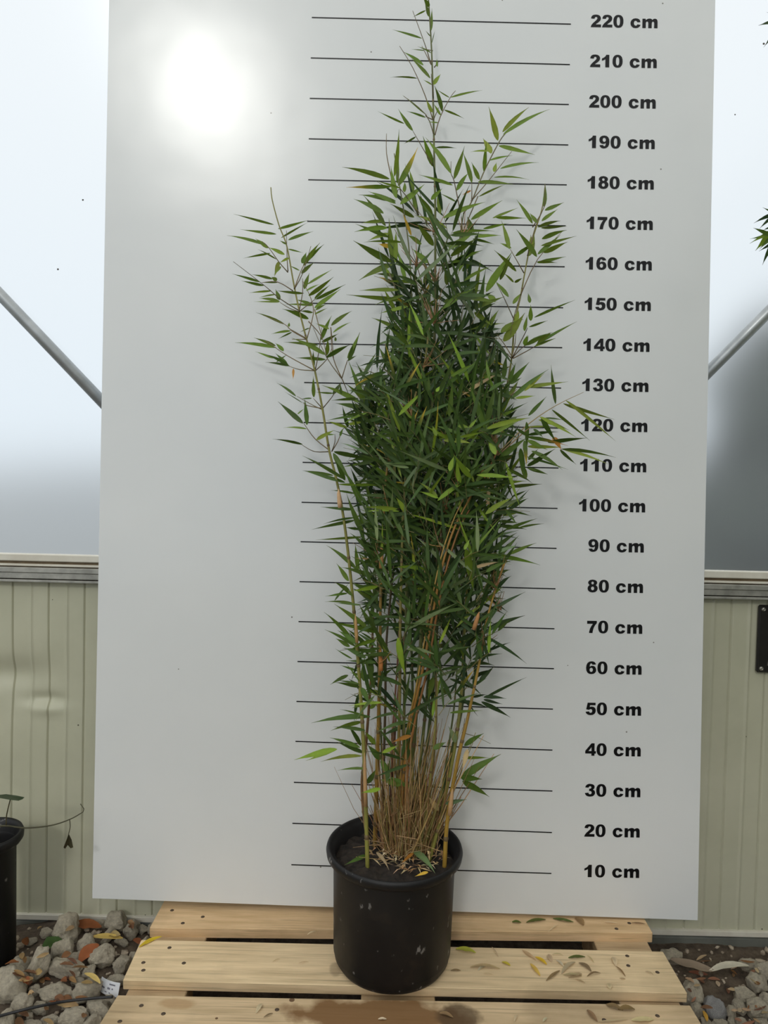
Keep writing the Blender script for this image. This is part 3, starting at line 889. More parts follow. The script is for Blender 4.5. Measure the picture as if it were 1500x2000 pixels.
traced(600, 1130, 6.25, '490 180 230 215 32;555 215 340 50 46;335 270 510 60 26;560 300 230 285 30;660 325 345 300 26;820 215 555 65 52;820 290 580 130 62;860 310 800 0 56;745 610 345 320 62;800 640 640 330 62;960 520 720 380 62;880 560 740 470 42;850 660 280 540 52;550 745 220 425 52;600 800 380 640 62;590 830 230 632 46;520 830 355 735 52;740 840 490 620 52;800 750 640 650 26;850 890 450 855 52;720 970 460 850 60;620 800 790 765 32;750 850 870 690 42;880 690 990 530 62 p;550 980 350 860 22;840 1030 490 1005 52;790 1180 740 890 76;690 1250 690 1010 70;620 1130 410 1060 30;640 1260 480 1045 22;730 1190 530 1150 42;500 1180 290 1290 46;640 1290 380 1245 32;640 1325 350 1270 42;660 1330 760 1530 70;900 1420 720 1360 60;740 1530 555 1580 52;740 1690 410 1600 26;770 1590 870 1500 52;1110 720 1200 1180 80 b;1340 100 1050 195 52;840 1230 1050 1100 52;1300 480 1500 220 60;1100 640 1130 500 60', -.05, .03, G_MID)
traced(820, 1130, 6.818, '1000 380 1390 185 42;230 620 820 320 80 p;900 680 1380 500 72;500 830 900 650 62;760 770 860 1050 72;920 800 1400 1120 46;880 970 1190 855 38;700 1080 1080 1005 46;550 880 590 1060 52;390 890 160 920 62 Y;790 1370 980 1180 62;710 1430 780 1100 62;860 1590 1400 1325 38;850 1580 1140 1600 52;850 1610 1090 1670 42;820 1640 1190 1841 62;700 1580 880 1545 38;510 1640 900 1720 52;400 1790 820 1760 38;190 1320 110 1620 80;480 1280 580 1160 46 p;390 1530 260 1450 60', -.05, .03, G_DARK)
traced(570, 1250, 3, '460 450 130 485 32;410 480 235 530 24;430 530 250 510 22;405 620 330 500 26;400 630 230 575 26;420 660 270 600 26;265 640 25 700 36 b;260 640 90 705 22 b;410 680 180 712 22 y;440 755 275 765 16;490 610 430 540 30;520 700 445 615 38;560 770 520 690 38;555 830 575 700 32;440 840 490 760 32;640 850 520 820 42;520 870 410 895 26 b;530 660 620 620 24 b;700 560 590 600 26 o;1010 620 1120 550 30;1000 690 1150 690 18;990 810 1215 675 46;990 800 1110 815 38;1000 825 1150 915 38;960 600 920 510 36 p;830 640 900 600 32;900 960 1020 935 26 p;860 1000 800 920 32 t;1030 640 1000 760 30 t;700 870 560 800 28', -.04, .03, G_MID)

# thin twigs of the open sprigs (pixel traces), and the culms
TW = Bag()
C_TWIG, C_BRN = (.15, .11, .05), (.27, .14, .055)


def twig_px(pts, w0, w1, col, dlo=-.01, dhi=.03, sub=3, d0=None):
    n = len(pts)
    da = random.uniform(dlo, dhi) if d0 is None else d0
    db = da + random.uniform(-.03, .03)
    P = [W(x, y, min(1.87, D0(y) + da + (db - da) * i / max(1, n - 1))) for i, (x, y) in enumerate(pts)]
    P = smooth_path(P, sub)
    m = len(P)
    R = [.5 * (w0 + (w1 - w0) * i / (m - 1)) * depth(P[i]) / FPX for i in range(m)]
    c = vcol(col)
    TW.add(tube_geo(P, R, 5, [c] * m))


def twigs(ox, oy, s, txt, w0=2.4, w1=1.0, col=C_TWIG, dlo=-.01, dhi=.03):
    for item in txt.split(';'):
        a = [float(q) for q in item.split()]
        pts = [(ox + a[i] / s, oy + a[i + 1] / s) for i in range(0, len(a) - 1, 2)]
        twig_px(pts, w0, w1, col, dlo, dhi)


twigs(430, 350, 4.286, '568 770 560 640 555 430;568 780 490 690 405 570 350 520;620 920 690 790 760 560;620 920 680 760 720 690;610 935 480 860 350 865;660 1100 500 1000 370 890 110 690;660 1110 690 950 690 830;660 1110 580 1080 500 1030;725 1340 600 1270 540 1215 360 1140;725 1340 780 1130 760 1000 690 850;740 1190 850 1320 890 1480;790 1090 850 1320;925 1240 940 1380 950 1500;660 1110 800 1000;725 1340 600 1340')
twigs(520, 640, 5, '400 110 210 0;475 420 200 270 0 130;475 420 330 410 220 375;480 410 520 200 540 0;480 420 590 310 640 200;740 500 590 290 460 0;740 500 650 280 630 0;740 490 790 330 800 320;550 800 460 760 300 670;550 790 640 680 730 540;550 790 460 690;620 1200 480 1090 390 970 365 930;620 1210 470 1210 350 1145;640 1210 700 1110 750 990 800 970;640 1210 670 1120 670 1040;740 500 800 640;550 790 400 760 360 730;1060 1060 1150 1180 1280 1320;860 620 960 760 1060 960')
twigs(650, 0, 3.3333, '640 420 600 290 520 70;655 790 600 620 520 440 435 300;655 780 610 760 605 745;655 870 605 745 460 625;655 1080 600 990 520 850;665 880 700 760 765 635 800 590;850 1390 900 1320 985 1120 1080 930 1130 865;900 1310 1020 1170 1165 985;830 1380 790 1180 770 1130 770 1050;560 1400 440 1230 415 1290;380 1150 350 1000 350 870;905 1300 905 1190;1300 1480 1375 1350 1380 1200;640 420 580 300;660 440 690 400;655 640 640 480;650 330 600 320;655 780 690 700')
twigs(930, 640, 5, '345 300 235 190;345 300 380 150 390 0;350 300 480 50 500 0;350 300 470 180 640 110;360 300 570 185 860 0;280 710 400 600;280 710 480 560;270 720 380 640', )
twigs(930, 640, 5, '200 1240 500 950 780 760 1050 630;210 1250 480 1010 560 960', 3.2, .8, (.30, .20, .09), -.07, -.05)
twigs(650, 300, 3, '1100 830 1060 960 1040 1060;1050 1190 1000 1110 960 1060;1100 830 1200 620 1350 450;1120 700 1040 560;1060 970 1010 860 960 760;1140 600 1190 420 1230 330;500 660 430 560 360 440;540 820 500 680 460 540;545 820 540 600;590 990 540 900 500 850;600 990 680 850 740 690;590 990 640 850;600 990 720 880;850 250 700 600 640 700;545 820 480 740;330 700 440 960')
# fans of bare orange twigs at the culm nodes
for (nx_, ny_, cnt, sz) in ((848, 630, 16, 55), (850, 545, 10, 45), (828, 716, 12, 45), (803, 812, 16, 40), (970, 880, 14, 60), (900, 960, 8, 50), (740, 1090, 12, 45), (760, 1000, 10, 40), (968, 1150, 16, 50), (975, 1190, 12, 40),
                           (945, 1260, 8, 35), (858, 1070, 8, 50), (833, 1215, 8, 40), (742, 1300, 8, 30), (870, 1000, 10, 45), (850, 455, 8, 50), (905, 460, 8, 40), (815, 520, 8, 50)):
    for k in range(int(cnt * .75)):
        an = radians(random.gauss(-88, 34))
        L = sz * random.uniform(.5, 1.3)
        twig_px([(nx_ + random.uniform(-4, 4), ny_ + random.uniform(-5, 6)), (nx_ + cos(an) * L * .5, ny_ + sin(an) * L * .5), (nx_ + cos(an) * L, ny_ + sin(an) * L * 1.05)], 1.9, .8, C_BRN, -.09, .02, 2)

CULMS = [
    ([(718, 1703), (712, 1500), (703, 1340), (690, 1180), (675, 1040), (660, 950), (643, 880), (630, 800), (614, 720), (598, 660), (583, 600), (572, 545), (560, 480), (545, 440), (532, 392), (529, 366)], 8.5, 2, (.30, .28, .06), 0),
    ([(792, 1668), (812, 1400), (828, 1150), (838, 900), (845, 760), (849, 640), (850, 520), (850, 400), (848, 300), (846, 200), (843, 100), (837, 0), (835, -25)], 9, 2.6, (.16, .18, .05), .02),
    ([(776, 1672), (790, 1500), (800, 1420), (825, 1310), (845, 1200), (865, 1100), (888, 1030), (914, 980), (958, 885)], 6.5, 4, (.46, .23, .05), -.06),
    ([(783, 1678), (797, 1500), (808, 1420), (834, 1310), (853, 1200), (872, 1110), (896, 1035), (922, 985), (972, 880)], 5.5, 3.2, (.38, .17, .05), -.055),
    ([(770, 1670), (786, 1480), (815, 1330), (840, 1190), (861, 1090), (884, 1020), (905, 975)], 4, 2.5, (.48, .30, .07), -.065),
    ([(732, 1658), (738, 1450), (742, 1300), (743, 1180), (748, 1050), (752, 960), (760, 880)], 9, 4, (.42, .25, .05), -.02),
    ([(868, 1697), (874, 1600), (893, 1490), (914, 1400), (935, 1300), (949, 1220), (962, 1170), (985, 1100)], 9, 3, (.50, .30, .05), -.03),
    ([(838, 1684), (862, 1590), (890, 1450), (903, 1330), (906, 1250), (918, 1100), (955, 900), (983, 790), (999, 702), (1005, 633), (1017, 577), (1025, 533), (1036, 480), (1058, 410), (1064, 366)], 7.5, 2, (.30, .28, .06), .04),
    ([(701, 1622), (707, 1540), (715, 1450), (722, 1360), (726, 1290), (730, 1150)], 7, 4, (.24, .13, .06), .06),
    ([(772, 1650), (780, 1400), (782, 1200), (788, 1000), (803, 812), (828, 716), (838, 640)], 7, 3.5, (.30, .26, .07), -.04),
    ([(855, 1640), (880, 1480), (902, 1380), (905, 1300), (905, 1200), (900, 1050)], 8, 5, (.10, .14, .04), .06),
    ([(800, 1650), (806, 1400), (800, 1200), (780, 1000), (740, 800), (735, 735)], 6.5, 2.5, (.12, .16, .05), .05),
    ([(800, 1660), (830, 1400), (850, 1150), (868, 900), (880, 700), (893, 520), (905, 420), (920, 396), (945, 336), (974, 279), (989, 258)], 7, 2, (.15, .17, .05), .05),
    ([(785, 1660), (790, 1350), (795, 1100), (800, 900), (805, 700), (800, 500), (780, 360), (770, 300)], 6.5, 2, (.16, .17, .05), .03),
    ([(745, 1650), (752, 1400), (755, 1250), (770, 1100)], 6, 4, (.14, .10, .05), .05),
    ([(760, 1650), (768, 1420), (776, 1300), (782, 1180)], 5, 3, (.30, .13, .08), .04),
    ([(764, 1650), (772, 1420), (784, 1290), (795, 1200)], 4.5, 3, (.32, .15, .09), .05),
    ([(810, 1655), (835, 1450), (850, 1300), (860, 1100), (880, 900)], 7, 4, (.12, .15, .05), .03),
    ([(825, 1668), (845, 1500), (852, 1400), (850, 1250)], 6, 4, (.33, .25, .09), .0),
    ([(815, 1680), (835, 1560), (848, 1440), (855, 1330)], 6, 3, (.34, .30, .08), -.03),
    ([(845, 1665), (870, 1500), (888, 1370), (895, 1250)], 5, 3, (.13, .15, .05), .05),
    ([(755, 1640), (740, 1350), (735, 1150), (725, 1000), (705, 850)], 5, 2, (.13, .15, .05), .05),
]
for ci, (pts, w0, w1, col, dd) in enumerate(CULMS):
    base = on_z(*pts[0], SZ - .002)
    # keep the foot inside the pot
    r = Vector((base.x - PC.x, base.y - PC.y))
    if r.length > .118:
        r = r * (.118 / r.length)
        base = Vector((PC.x + r.x, PC.y + r.y, SZ - .002))
    db = depth(base)
    P = []
    for i, (x, y) in enumerate(pts):
        if i == 0:
            P.append(base)
            continue
        f = min(1, max(0, (pts[0][1] - y) / 450.0))
        f = f * f * (3 - 2 * f)
        P.append(W(x, y, min(1.865, db * (1 - f) + (D0(y) + dd) * f)))
    P = smooth_path(P, 7)
    n = len(P)
    L = [0]
    for i in range(1, n):
        L.append(L[-1] + (P[i] - P[i - 1]).length)
    vsP, R, Cc = [], [], []
    step = random.uniform(.10, .14)
    for i in range(n):
        u = L[i] / L[-1]
        R.append(.5 * (w0 + (w1 - w0) * u) * depth(P[i]) / FPX)
        vsP.append(P[i])
        g = noise.noise(Vector((L[i] * 9, ci * 3.1, 0))) * .35 + 1
        Cc.append(tuple(c * g * .72 for c in col))
    g = tube_geo(vsP, R, 8, Cc)
    culm = child('culm', mesh('culm', g[0], g[1], True, g[2]), MAT['stem'], bam)
    # swollen nodes along the cane, one mesh per cane
    nb = Bag()
    s = step * .6
    while s < L[-1] * .96:
        i = max(k for k in range(n) if L[k] <= s)
        i = min(i, n - 2)
        f = (s - L[i]) / max(1e-6, L[i + 1] - L[i])
        p = P[i].lerp(P[i + 1], f)
        tg = (P[i + 1] - P[i]).normalized()
        rr = R[i]
        nb.add(tube_geo([p - tg * rr * 1.1, p - tg * rr * .4, p + tg * rr * .4, p + tg * rr * 1.1], [rr * .98, rr * 1.2, rr * 1.2, rr * .98], 8, [(.15, .10, .045)] * 4, False))
        s += step * random.uniform(.85, 1.1)
    if nb.v:
        me = nb.mesh('node_rings')
        me.transform(Matrix.Translation(-PC))
        link('node_rings', me, MAT['stem'], culm)['kind'] = 'stuff'

# papery sheaths clasping the canes
for (a, b2, c2, wpx, cc) in (((664, 992), (661, 955), None, 9, (.62, .40, .22)), ((952, 985), (955, 952), None, 9, (.66, .48, .25)), ((878, 1592), (884, 1540), None, 9, (.52, .32, .16)), ((714, 1575), (712, 1470), None, 8, (.50, .30, .14)), ((697, 1255), (694, 1200), None, 7, (.5, .30, .12)), ((744, 1310), (743, 1270), None, 9, (.5, .2, .06)), ((744, 1110), (746, 1060), None, 9, (.52, .28, .10)), ((925, 1230), (936, 1195), None, 9, (.5, .25, .10))):
    d = D0(a[1]) - .06
    if a[1] > 1450:
        d = depth(PC) - .075
    pp, qq = W(*a, d), W(*b2, d)
    g = tube_geo([pp, pp.lerp(qq, .3), pp.lerp(qq, .75), qq], [.5 * wpx * d / FPX * k for k in (.9, 1, .8, .15)], 7, [cc] * 4)
    child('culm_sheath', mesh('culm_sheath', g[0], g[1], True, g[2]), MAT['dry'], bam)

# procedural fill of the dense heart: short leafy twigs off the canes
ROWS = [(440, 745, 920, .16), (520, 765, 930, .28), (600, 765, 945, .42), (650, 780, 960, .8), (700, 760, 970, 1), (740, 705, 985, 1.15), (800, 688, 990, 1.3), (850, 695, 1002, 1.3), (900, 698, 1012, 1.3), (950, 702, 1010, 1.3), (1000, 708, 1000, 1.2),
        (1050, 715, 990, 1.2), (1100, 720, 978, 1.1), (1150, 712, 975, 1.05), (1200, 702, 968, 1.0), (1250, 698, 958, .9), (1300, 705, 945, .7), (1350, 708, 940, .45), (1400, 712, 930, .25), (1470, 714, 920, .2), (1520, 718, 900, .0)]


def row(y):
    for a, c in zip(ROWS, ROWS[1:]):
        if a[0] <= y <= c[0]:
            f = (y - a[0]) / (c[0] - a[0])
            return tuple(a[i] + (c[i] - a[i]) * f for i in range(1, 4))
    return None


cnt = 0
while cnt < 400:
    y = random.uniform(450, 1515)
    xl, xr, dn = row(y)
    if random.random() > dn / 1.3:
        continue
    mid, hw_ = (xl + xr) / 2, (xr - xl) / 2
    x = mid + hw_ * random.uniform(-.80, .80)
    s = (x - mid) / hw_
    an = radians(-90 + s * 55 + random.gauss(0, 30))
    if random.random() < .12:
        an += random.choice((-1, 1)) * radians(70)
    L = random.uniform(35, 75)
    d = D0(y) + random.uniform(-.085, .11)
    dend = d + random.uniform(-.06, .05)
    bx, by = x, y
    ex, ey = x + cos(an) * L, y + sin(an) * L
    P = [W(bx, by, min(1.86, d)), W((bx + ex) / 2, (by + ey) / 2 - 3, min(1.86, (d + dend) / 2)), W(ex, ey, min(1.86, dend))]
    TW.add(tube_geo(P, [.0010, .0008, .0005], 4, [vcol((.16, .14, .05))] * 3, False))
    nl = random.randint(3, 6)
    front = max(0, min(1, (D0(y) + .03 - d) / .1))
    for k in range(nl):
        u = .3 + .7 * k / (nl - 1)
        lx, ly = bx + (ex - bx) * u, by + (ey - by) * u
        la = an + (1 if k % 2 else -1) * radians(random.uniform(20, 72)) if k < nl - 1 else an + radians(random.uniform(-12, 12))
        LL = random.uniform(58, 125)
        tx, ty = lx + cos(la) * LL, ly + sin(la) * LL
        rw = row(min(1519, max(441, ty)))
        if tx < rw[0] - 22 or tx > rw[1] + 22:
            LL *= .6
            tx, ty = lx + cos(la) * LL, ly + sin(la) * LL
            if tx < rw[0] - 30 or tx > rw[1] + 30:
                continue
        dd = d + (dend - d) * u
        d2 = dd + random.uniform(-.05, .04)
        c = tuple(a * (1 - front * .55) + e * front * .55 for a, e in zip(G_DARK, G_MID))  # deeper leaves tinted darker: shade of the heart painted into the colour
        if random.random() < .06:
            c = G_BRT
        tcx = None
        q = random.random()
        if q < .02:
            tcx = G_YEL
        elif q < .03:
            c = G_TAN
        elif q < .10:
            c = G_PALE
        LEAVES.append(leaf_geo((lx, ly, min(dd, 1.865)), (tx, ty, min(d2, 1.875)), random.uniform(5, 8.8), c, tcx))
    cnt += 1

# dry stalks and litter at the foot of the clump
DS = Bag()
CW = Vector((on_z(795, 1672, SZ).x, on_z(795, 1672, SZ).y))
for k in range(520):
    r = .052 * math.sqrt(random.random())
    th = random.uniform(0, 2 * pi)
    bx, by = CW.x + r * cos(th) * 1.05, CW.y + .012 + r * sin(th) * .9
    L = random.choice((random.uniform(.07, .17), random.uniform(.10, .20), random.uniform(.15, .34)))
    out = Vector((cos(th) * r / .052 * .18 + random.gauss(.06, .16), sin(th) * r / .052 * .15 + random.gauss(0, .12), 1)).normalized()
    p0 = Vector((bx, by, SZ - .004))
    p2_ = p0 + out * L
    pm = p0.lerp(p2_, .5) + Vector((random.gauss(0, .006), random.gauss(0, .006), 0))
    c = vcol(random.choice(((.42, .27, .12), (.34, .21, .09), (.50, .34, .17), (.26, .22, .07), (.30, .16, .07))))
    rr = random.uniform(.0006, .0014)
    DS.add(tube_geo([p0, pm, p2_], [rr, rr * .9, rr * .5], 5, [c] * 3))
for k in range(90):
    # criss-cross bits
    a = Vector((CW.x + random.uniform(-.06, .085), CW.y + random.uniform(-.07, .05), SZ + random.uniform(.004, .12)))
    d = Vector((random.gauss(0, 1), random.gauss(0, 1), random.gauss(.3, .5))).normalized() * random.uniform(.03, .08)
    if (Vector((a.x + d.x - PC.x, a.y + d.y - PC.y))).length > .12 or a.z + d.z < SZ + .003:
        continue
    DS.add(tube_geo([a, a + d], [.0007, .0004], 4, [vcol((.45, .31, .16))] * 2))
for k in range(150):
    r = .10 * math.sqrt(random.random())
    th = random.uniform(0, 2 * pi)
    p = Vector((CW.x + .9 * r * cos(th), CW.y - .01 + .9 * r * sin(th), SZ + .012 + random.uniform(0, .012)))
    if Vector((p.x - PC.x, p.y - PC.y)).length > .118:
        continue
    a = random.uniform(0, 2 * pi)
    L, hw_ = random.uniform(.012, .035), random.uniform(.001, .0032)
    ax = Vector((cos(a), sin(a), random.uniform(-.1, .25))).normalized()
    sd_ = ax.cross(Vector((0, 0, 1))).normalized()
    up = Vector((0, 0, random.uniform(.001, .006)))
    c = vcol(random.choice(((.55, .40, .22), (.42, .27, .13), (.62, .50, .30), (.33, .19, .09))))
    DS.add(([p - ax * L * .5, p + sd_ * hw_ + up, p - sd_ * hw_ + up, p + ax * L * .5], [(0, 1, 2), (1, 3, 2)], [c] * 4))
o = child('dry_stalks', DS.mesh('dry_stalks', False), MAT['dry'], bam)
o['kind'] = 'stuff'
o['label'] = 'straw coloured dead stalks and litter packed round the foot'

# the few loose leaves lying inside the pot rim
for (bx, by, tx, ty, wp, col) in ((716, 1670, 672, 1690, 8, G_MID), (808, 1663, 850, 1706, 13, G_PALE), (808, 1665, 783, 1687, 6, G_ORG), (836, 1703, 810, 1712, 6, G_YEL), (795, 1637, 828, 1652, 9, (.52, .36, .16)), (735, 1665, 760, 1700, 7, G_TAN)):
    zz = SZ + .028
    a, c = on_z(bx, by, zz), on_z(tx, ty, zz)
    LEAVES.append(leaf_geo((bx, by, depth(a)), (tx, ty, depth(c)), wp, col, None, bend=.05, sag=.08))

LEAVES.sort(key=lambda g: -g[3])
for g in LEAVES[:300]:
    child('leaf', mesh('leaf', g[0], g[1], True, g[2]), MAT['leaf'], bam)
fb = Bag()
for g in LEAVES[300:]:
    fb.add(g[:3])
o = child('foliage', fb.mesh('foliage'), MAT['leaf'], bam)
o['kind'] = 'stuff'
o = child('twigs', TW.mesh('twigs'), MAT['stem'], bam)
o['kind'] = 'stuff'

# ------------------------------------------------------------------ neighbouring bamboos, mostly beyond the frame
def leaf_world(B, T, hw, col):
    ax = (T - B).normalized()
    sd_ = ax.cross(Vector((random.gauss(0, 1), random.gauss(0, 1), random.gauss(0, 1)))).normalized()
    c = vcol(col)
    vs, cs, fs = [], [], []
    for u, ww in ((0, .12), (.2, .9), (.45, 1), (.75, .5), (1, .02)):
        p = B.lerp(T, u) + Vector((0, 0, .12)) * (T - B).length * u * (1 - u)
        vs += [p - sd_ * hw * ww, p + sd_ * hw * ww]
        cs += [c, c]
    for k in range(4):
        fs.append((2 * k, 2 * k + 1, 2 * k + 3, 2 * k + 2))
    return vs, fs, cs


def neighbour(x, y, label, culm_tops, xmin, hgt, seed):
    random.seed(seed)
    root = thing('bamboo_plant', label, 'potted plant', (x, y, 0), 'neighbouring bamboos')
    C = Vector((x, y, 0))
    np_ = child('pot', lathe('pot', [(0, .001), (.10, .001), (.11, .01), (.125, .25)], C, 40), MAT['pot'], root)
    rm = lathe('rim', [(.125, .25), (.138, .252), (.14, .27), (.132, .272), (.122, .262), (.118, .20)], (0, 0, 0), 40)
    link('rim', rm, MAT['pot'], np_)
    child('soil', lathe('soil', [(0, .225), (.06, .222), (.119, .22)], C, 30), MAT['soil'], root)
    tops = []
    for k in range(9):
        th = random.uniform(0, 6.28)
        r = random.uniform(.0, .08)
        b0 = Vector((x + r * cos(th), y + r * sin(th), .22))
        tp = b0 + Vector((random.gauss(0, .10), random.gauss(0, .10), random.uniform(.7, 1) * hgt))
        tp.x = min(1.7, max(tp.x, xmin + .03))
        if k < len(culm_tops):
            tp = culm_tops[k]
        P = smooth_path([b0, b0.lerp(tp, .5) + Vector((.02, 0, .06)), tp], 6)
        n = len(P)
        g = tube_geo(P, [.004 - .003 * i / n for i in range(n)], 6, [(.16, .16, .045)] * n)
        child('culm', mesh('culm', g[0], g[1], True, g[2]), MAT['stem'], root)
        tops.append(P)
    bag = Bag()
    for k in range(1100):
        P = random.choice(tops)
        p = P[random.randint(4, len(P) - 1)] + Vector((random.gauss(0, .09), random.gauss(0, .09), random.gauss(0, .06)))
        d = Vector((random.gauss(0, 1), random.gauss(0, 1), random.gauss(.1, .6))).normalized() * random.uniform(.06, .13)
        if min(p.x, p.x + d.x) < xmin or max(p.x, p.x + d.x) > 1.94 or max(p.y, p.y + d.y) > 1.88:
            continue
        bag.add(leaf_world(p, p + d, random.uniform(.004, .007), random.choice((G_MID, G_DARK, G_MID, G_PALE))))
    o = child('foliage', bag.mesh('foliage'), MAT['leaf'], root)
    o['kind'] = 'stuff'
    return root


nd = 1.66
nbam = neighbour(1.20, 1.56, 'bamboo whose leaf tips hang before the glazing beyond the board', [W(1545, 10, nd), W(1545, 400, nd)], 1.02, 2.0, 21)
NC = Vector(nbam.location)
neighbour(1.40, .95, 'unseen potted bamboo added to shade this side, next to the one by the glazing', [], 1.05, 1.9, 22)  # this one and the next are out of view, added to block light
neighbour(1.45, .25, 'unseen potted bamboo added to shade this side, second along from the glazing', [], .95, 2.0, 23)
random.seed(31)
NL = [(1530, 425, 1489, 405, 7, G_MID), (1520, 415, 1472, 436, 8, G_DARK), (1512, 420, 1483, 447, 7, G_DARK), (1510, 462, 1471, 445, 8, G_MID), (1512, 458, 1464, 467, 6, G_MID), (1520, 450, 1464, 476, 10, G_BRT), (1510, 445, 1475, 490, 13, G_BRT), (1515, 458, 1483, 487, 9, G_MID), (1530, 462, 1482, 491, 9, G_DARK), (1512, 470, 1489, 518, 8, G_DARK), (1515, 440, 1490, 450, 5, G_DARK),
      (1535, 40, 1481, 50, 10, G_DARK), (1512, 60, 1491, 93, 6, G_DARK), (1530, 30, 1497, 24, 5, G_DARK), (1560, 300, 1510, 330, 9, G_MID), (1570, 210, 1520, 260, 9, G_MID), (1560, 560, 1508, 600, 9, G_MID)]
for (bx, by, tx, ty, wp, col) in NL:
    g = leaf_geo((bx, by, nd + random.uniform(-.03, .03)), (tx, ty, nd + random.uniform(-.05, .05)), wp, col, None, sag=.04, tilt=random.uniform(-.4, .4))
    child('leaf', mesh('leaf', g[0], g[1], True, g[2]), MAT['leaf'], nbam)
random.seed(33)

# ------------------------------------------------------------------ pot with a trailing vine
vr = .078
vp = W(41, 1627, 1.80)
VH = .352
vc_pt = on_z(41, 1627, VH)
VC = Vector((vc_pt.x - vr, vc_pt.y, .012))
vine = thing('potted_vine', 'tall black nursery pot with a trailing vine stem beside the rubble', 'potted plant', VC)
hh = VH - .012
vpot = child('pot', lathe('pot', [(0, .0), (.050, .0), (.055, .006), (.0605, hh - .03), (.062, hh - .028)], VC, 56), MAT['pot'], vine)
rm = lathe('rim', [(.060, hh - .030), (.071, hh - .027), (.077, hh - .018), (.078, hh - .007), (.075, hh), (.069, hh - .002), (.064, hh - .010), (.058, hh - .05), (.056, hh - .09)], VC, 56)
rm.transform(Matrix.Translation(-VC))
link('rim', rm, MAT['pot'], vpot)
child('soil', lathe('soil', [(0, hh - .05), (.03, hh - .052), (.0575, hh - .058)], VC, 40), MAT['soil'], vine)
vd = depth(vc_pt) - .03
st = smooth_path([W(-40, 1650, vd), W(-15, 1618, vd), W(12, 1613, vd), W(50, 1617, vd), W(100, 1612, vd), W(137, 1600, vd), W(162, 1586, vd)], 5) + [W(164, 1580, vd), W(157, 1570, vd)]
g = tube_geo(st, [.0026 - .0017 * i / len(st) for i in range(len(st))], 7, [(.055, .05, .022)] * len(st))
child('vine_stem', mesh('vine_stem', g[0], g[1], True, g[2]), MAT['stem'], vine)
pet = smooth_path([W(12, 1612, vd), W(13, 1592, vd), W(20, 1562, vd)], 5)
g = tube_geo(pet, [.0014] * len(pet), 6, [(.06, .05, .02)] * len(pet))
child('petiole', mesh('petiole', g[0], g[1], True, g[2]), MAT['stem'], vine)
pet = smooth_path([W(136, 1600, vd), W(137, 1615, vd), W(134, 1629, vd)], 4)
g = tube_geo(pet, [.0010] * len(pet), 6, [(.05, .04, .02)] * len(pet))
child('petiole', mesh('petiole', g[0], g[1], True, g[2]), MAT['stem'], vine)


def blob_leaf(outline, d, col, fold=.0, tilt_axis=None):
    vs = [W(x, y, d + dz) for (x, y, dz) in outline]
    c = sum(vs, Vector()) / len(vs)
    vs.append(c + FWD * fold)
    n = len(outline)
    fs = [(i, (i + 1) % n, n) for i in range(n)]
    return vs, fs, [vcol(col, .1) for _ in vs]


g = blob_leaf([(-8, 1553, .03), (12, 1551, .04), (34, 1554, .03), (48, 1557, .01), (44, 1561, 0), (36, 1564, -.03), (18, 1562, -.045), (-4, 1558, -.03)], vd, (.03, .055, .02))
child('leaf', mesh('leaf', *g[:2], True, g[2]), MAT['leaf'], vine)
g = blob_leaf([(134, 1628, 0), (140, 1640, .006), (143, 1655, -.004), (138, 1657, .0), (132, 1650, .008), (127, 1658, 0), (124, 1655, -.006), (130, 1640, -.004)], vd, (.05, .04, .02), .006)
child('dead_leaf', mesh('dead_leaf', *g[:2], True, g[2]), MAT['dry'], vine)

# ------------------------------------------------------------------ black plate on the wall
u0, va = wall_uv(1478, 1180)
u1_, vb = wall_uv(1476, 1311)
plate = thing('wall_plate', 'black metal plate screwed to the steel panel below the rail', 'plate', wall_pt(u0 + .09, vb, .012))
q = [wall_pt(u0, vb, .016), wall_pt(u0 + .18, vb, .016), wall_pt(u0 + .18, va, .016), wall_pt(u0, va, .016)]
MAT['plate'] = simple('black_plate', (.012, .011, .010), .4, .2, (.022, .02, .018), 18)
child('plate_body', prism('plate_body', q, .0125, -WN, .004), MAT['plate'], plate)
sv = vb + .012
steel = simple('screw_steel', (.35, .34, .30), .35, .8, (.5, .48, .44), 40)
for (su, svv) in ((u0 + .0105, vb + .011), (u0 + .17, vb + .011), (u0 + .0105, va - .011), (u0 + .17, va - .011)):
    me = lathe('screw', [(0, .004), (.0018, .0038), (.0022, .0045), (.0048, .003), (.0056, .0005), (.0056, -.001)], (0, 0, 0), 16)
    me.transform(Matrix.Translation(wall_pt(su, svv, .0162)) @ WN.to_track_quat('Z', 'Y').to_matrix().to_4x4())
    child('screw', me, steel, plate)
u2, v2 = wall_uv(1492, 1297)
v3 = wall_uv(1492, 1270)[1]
q = [wall_pt(u2, v2, .0175), wall_pt(u2 + .09, v2, .0175), wall_pt(u2 + .09, v3, .0175), wall_pt(u2 + .006, v3, .0175)]
child('grey_label', prism('grey_label', q, .0012, -WN, .0), simple('grey_label', (.13, .12, .10), .5, 0, (.17, .16, .13)), plate)

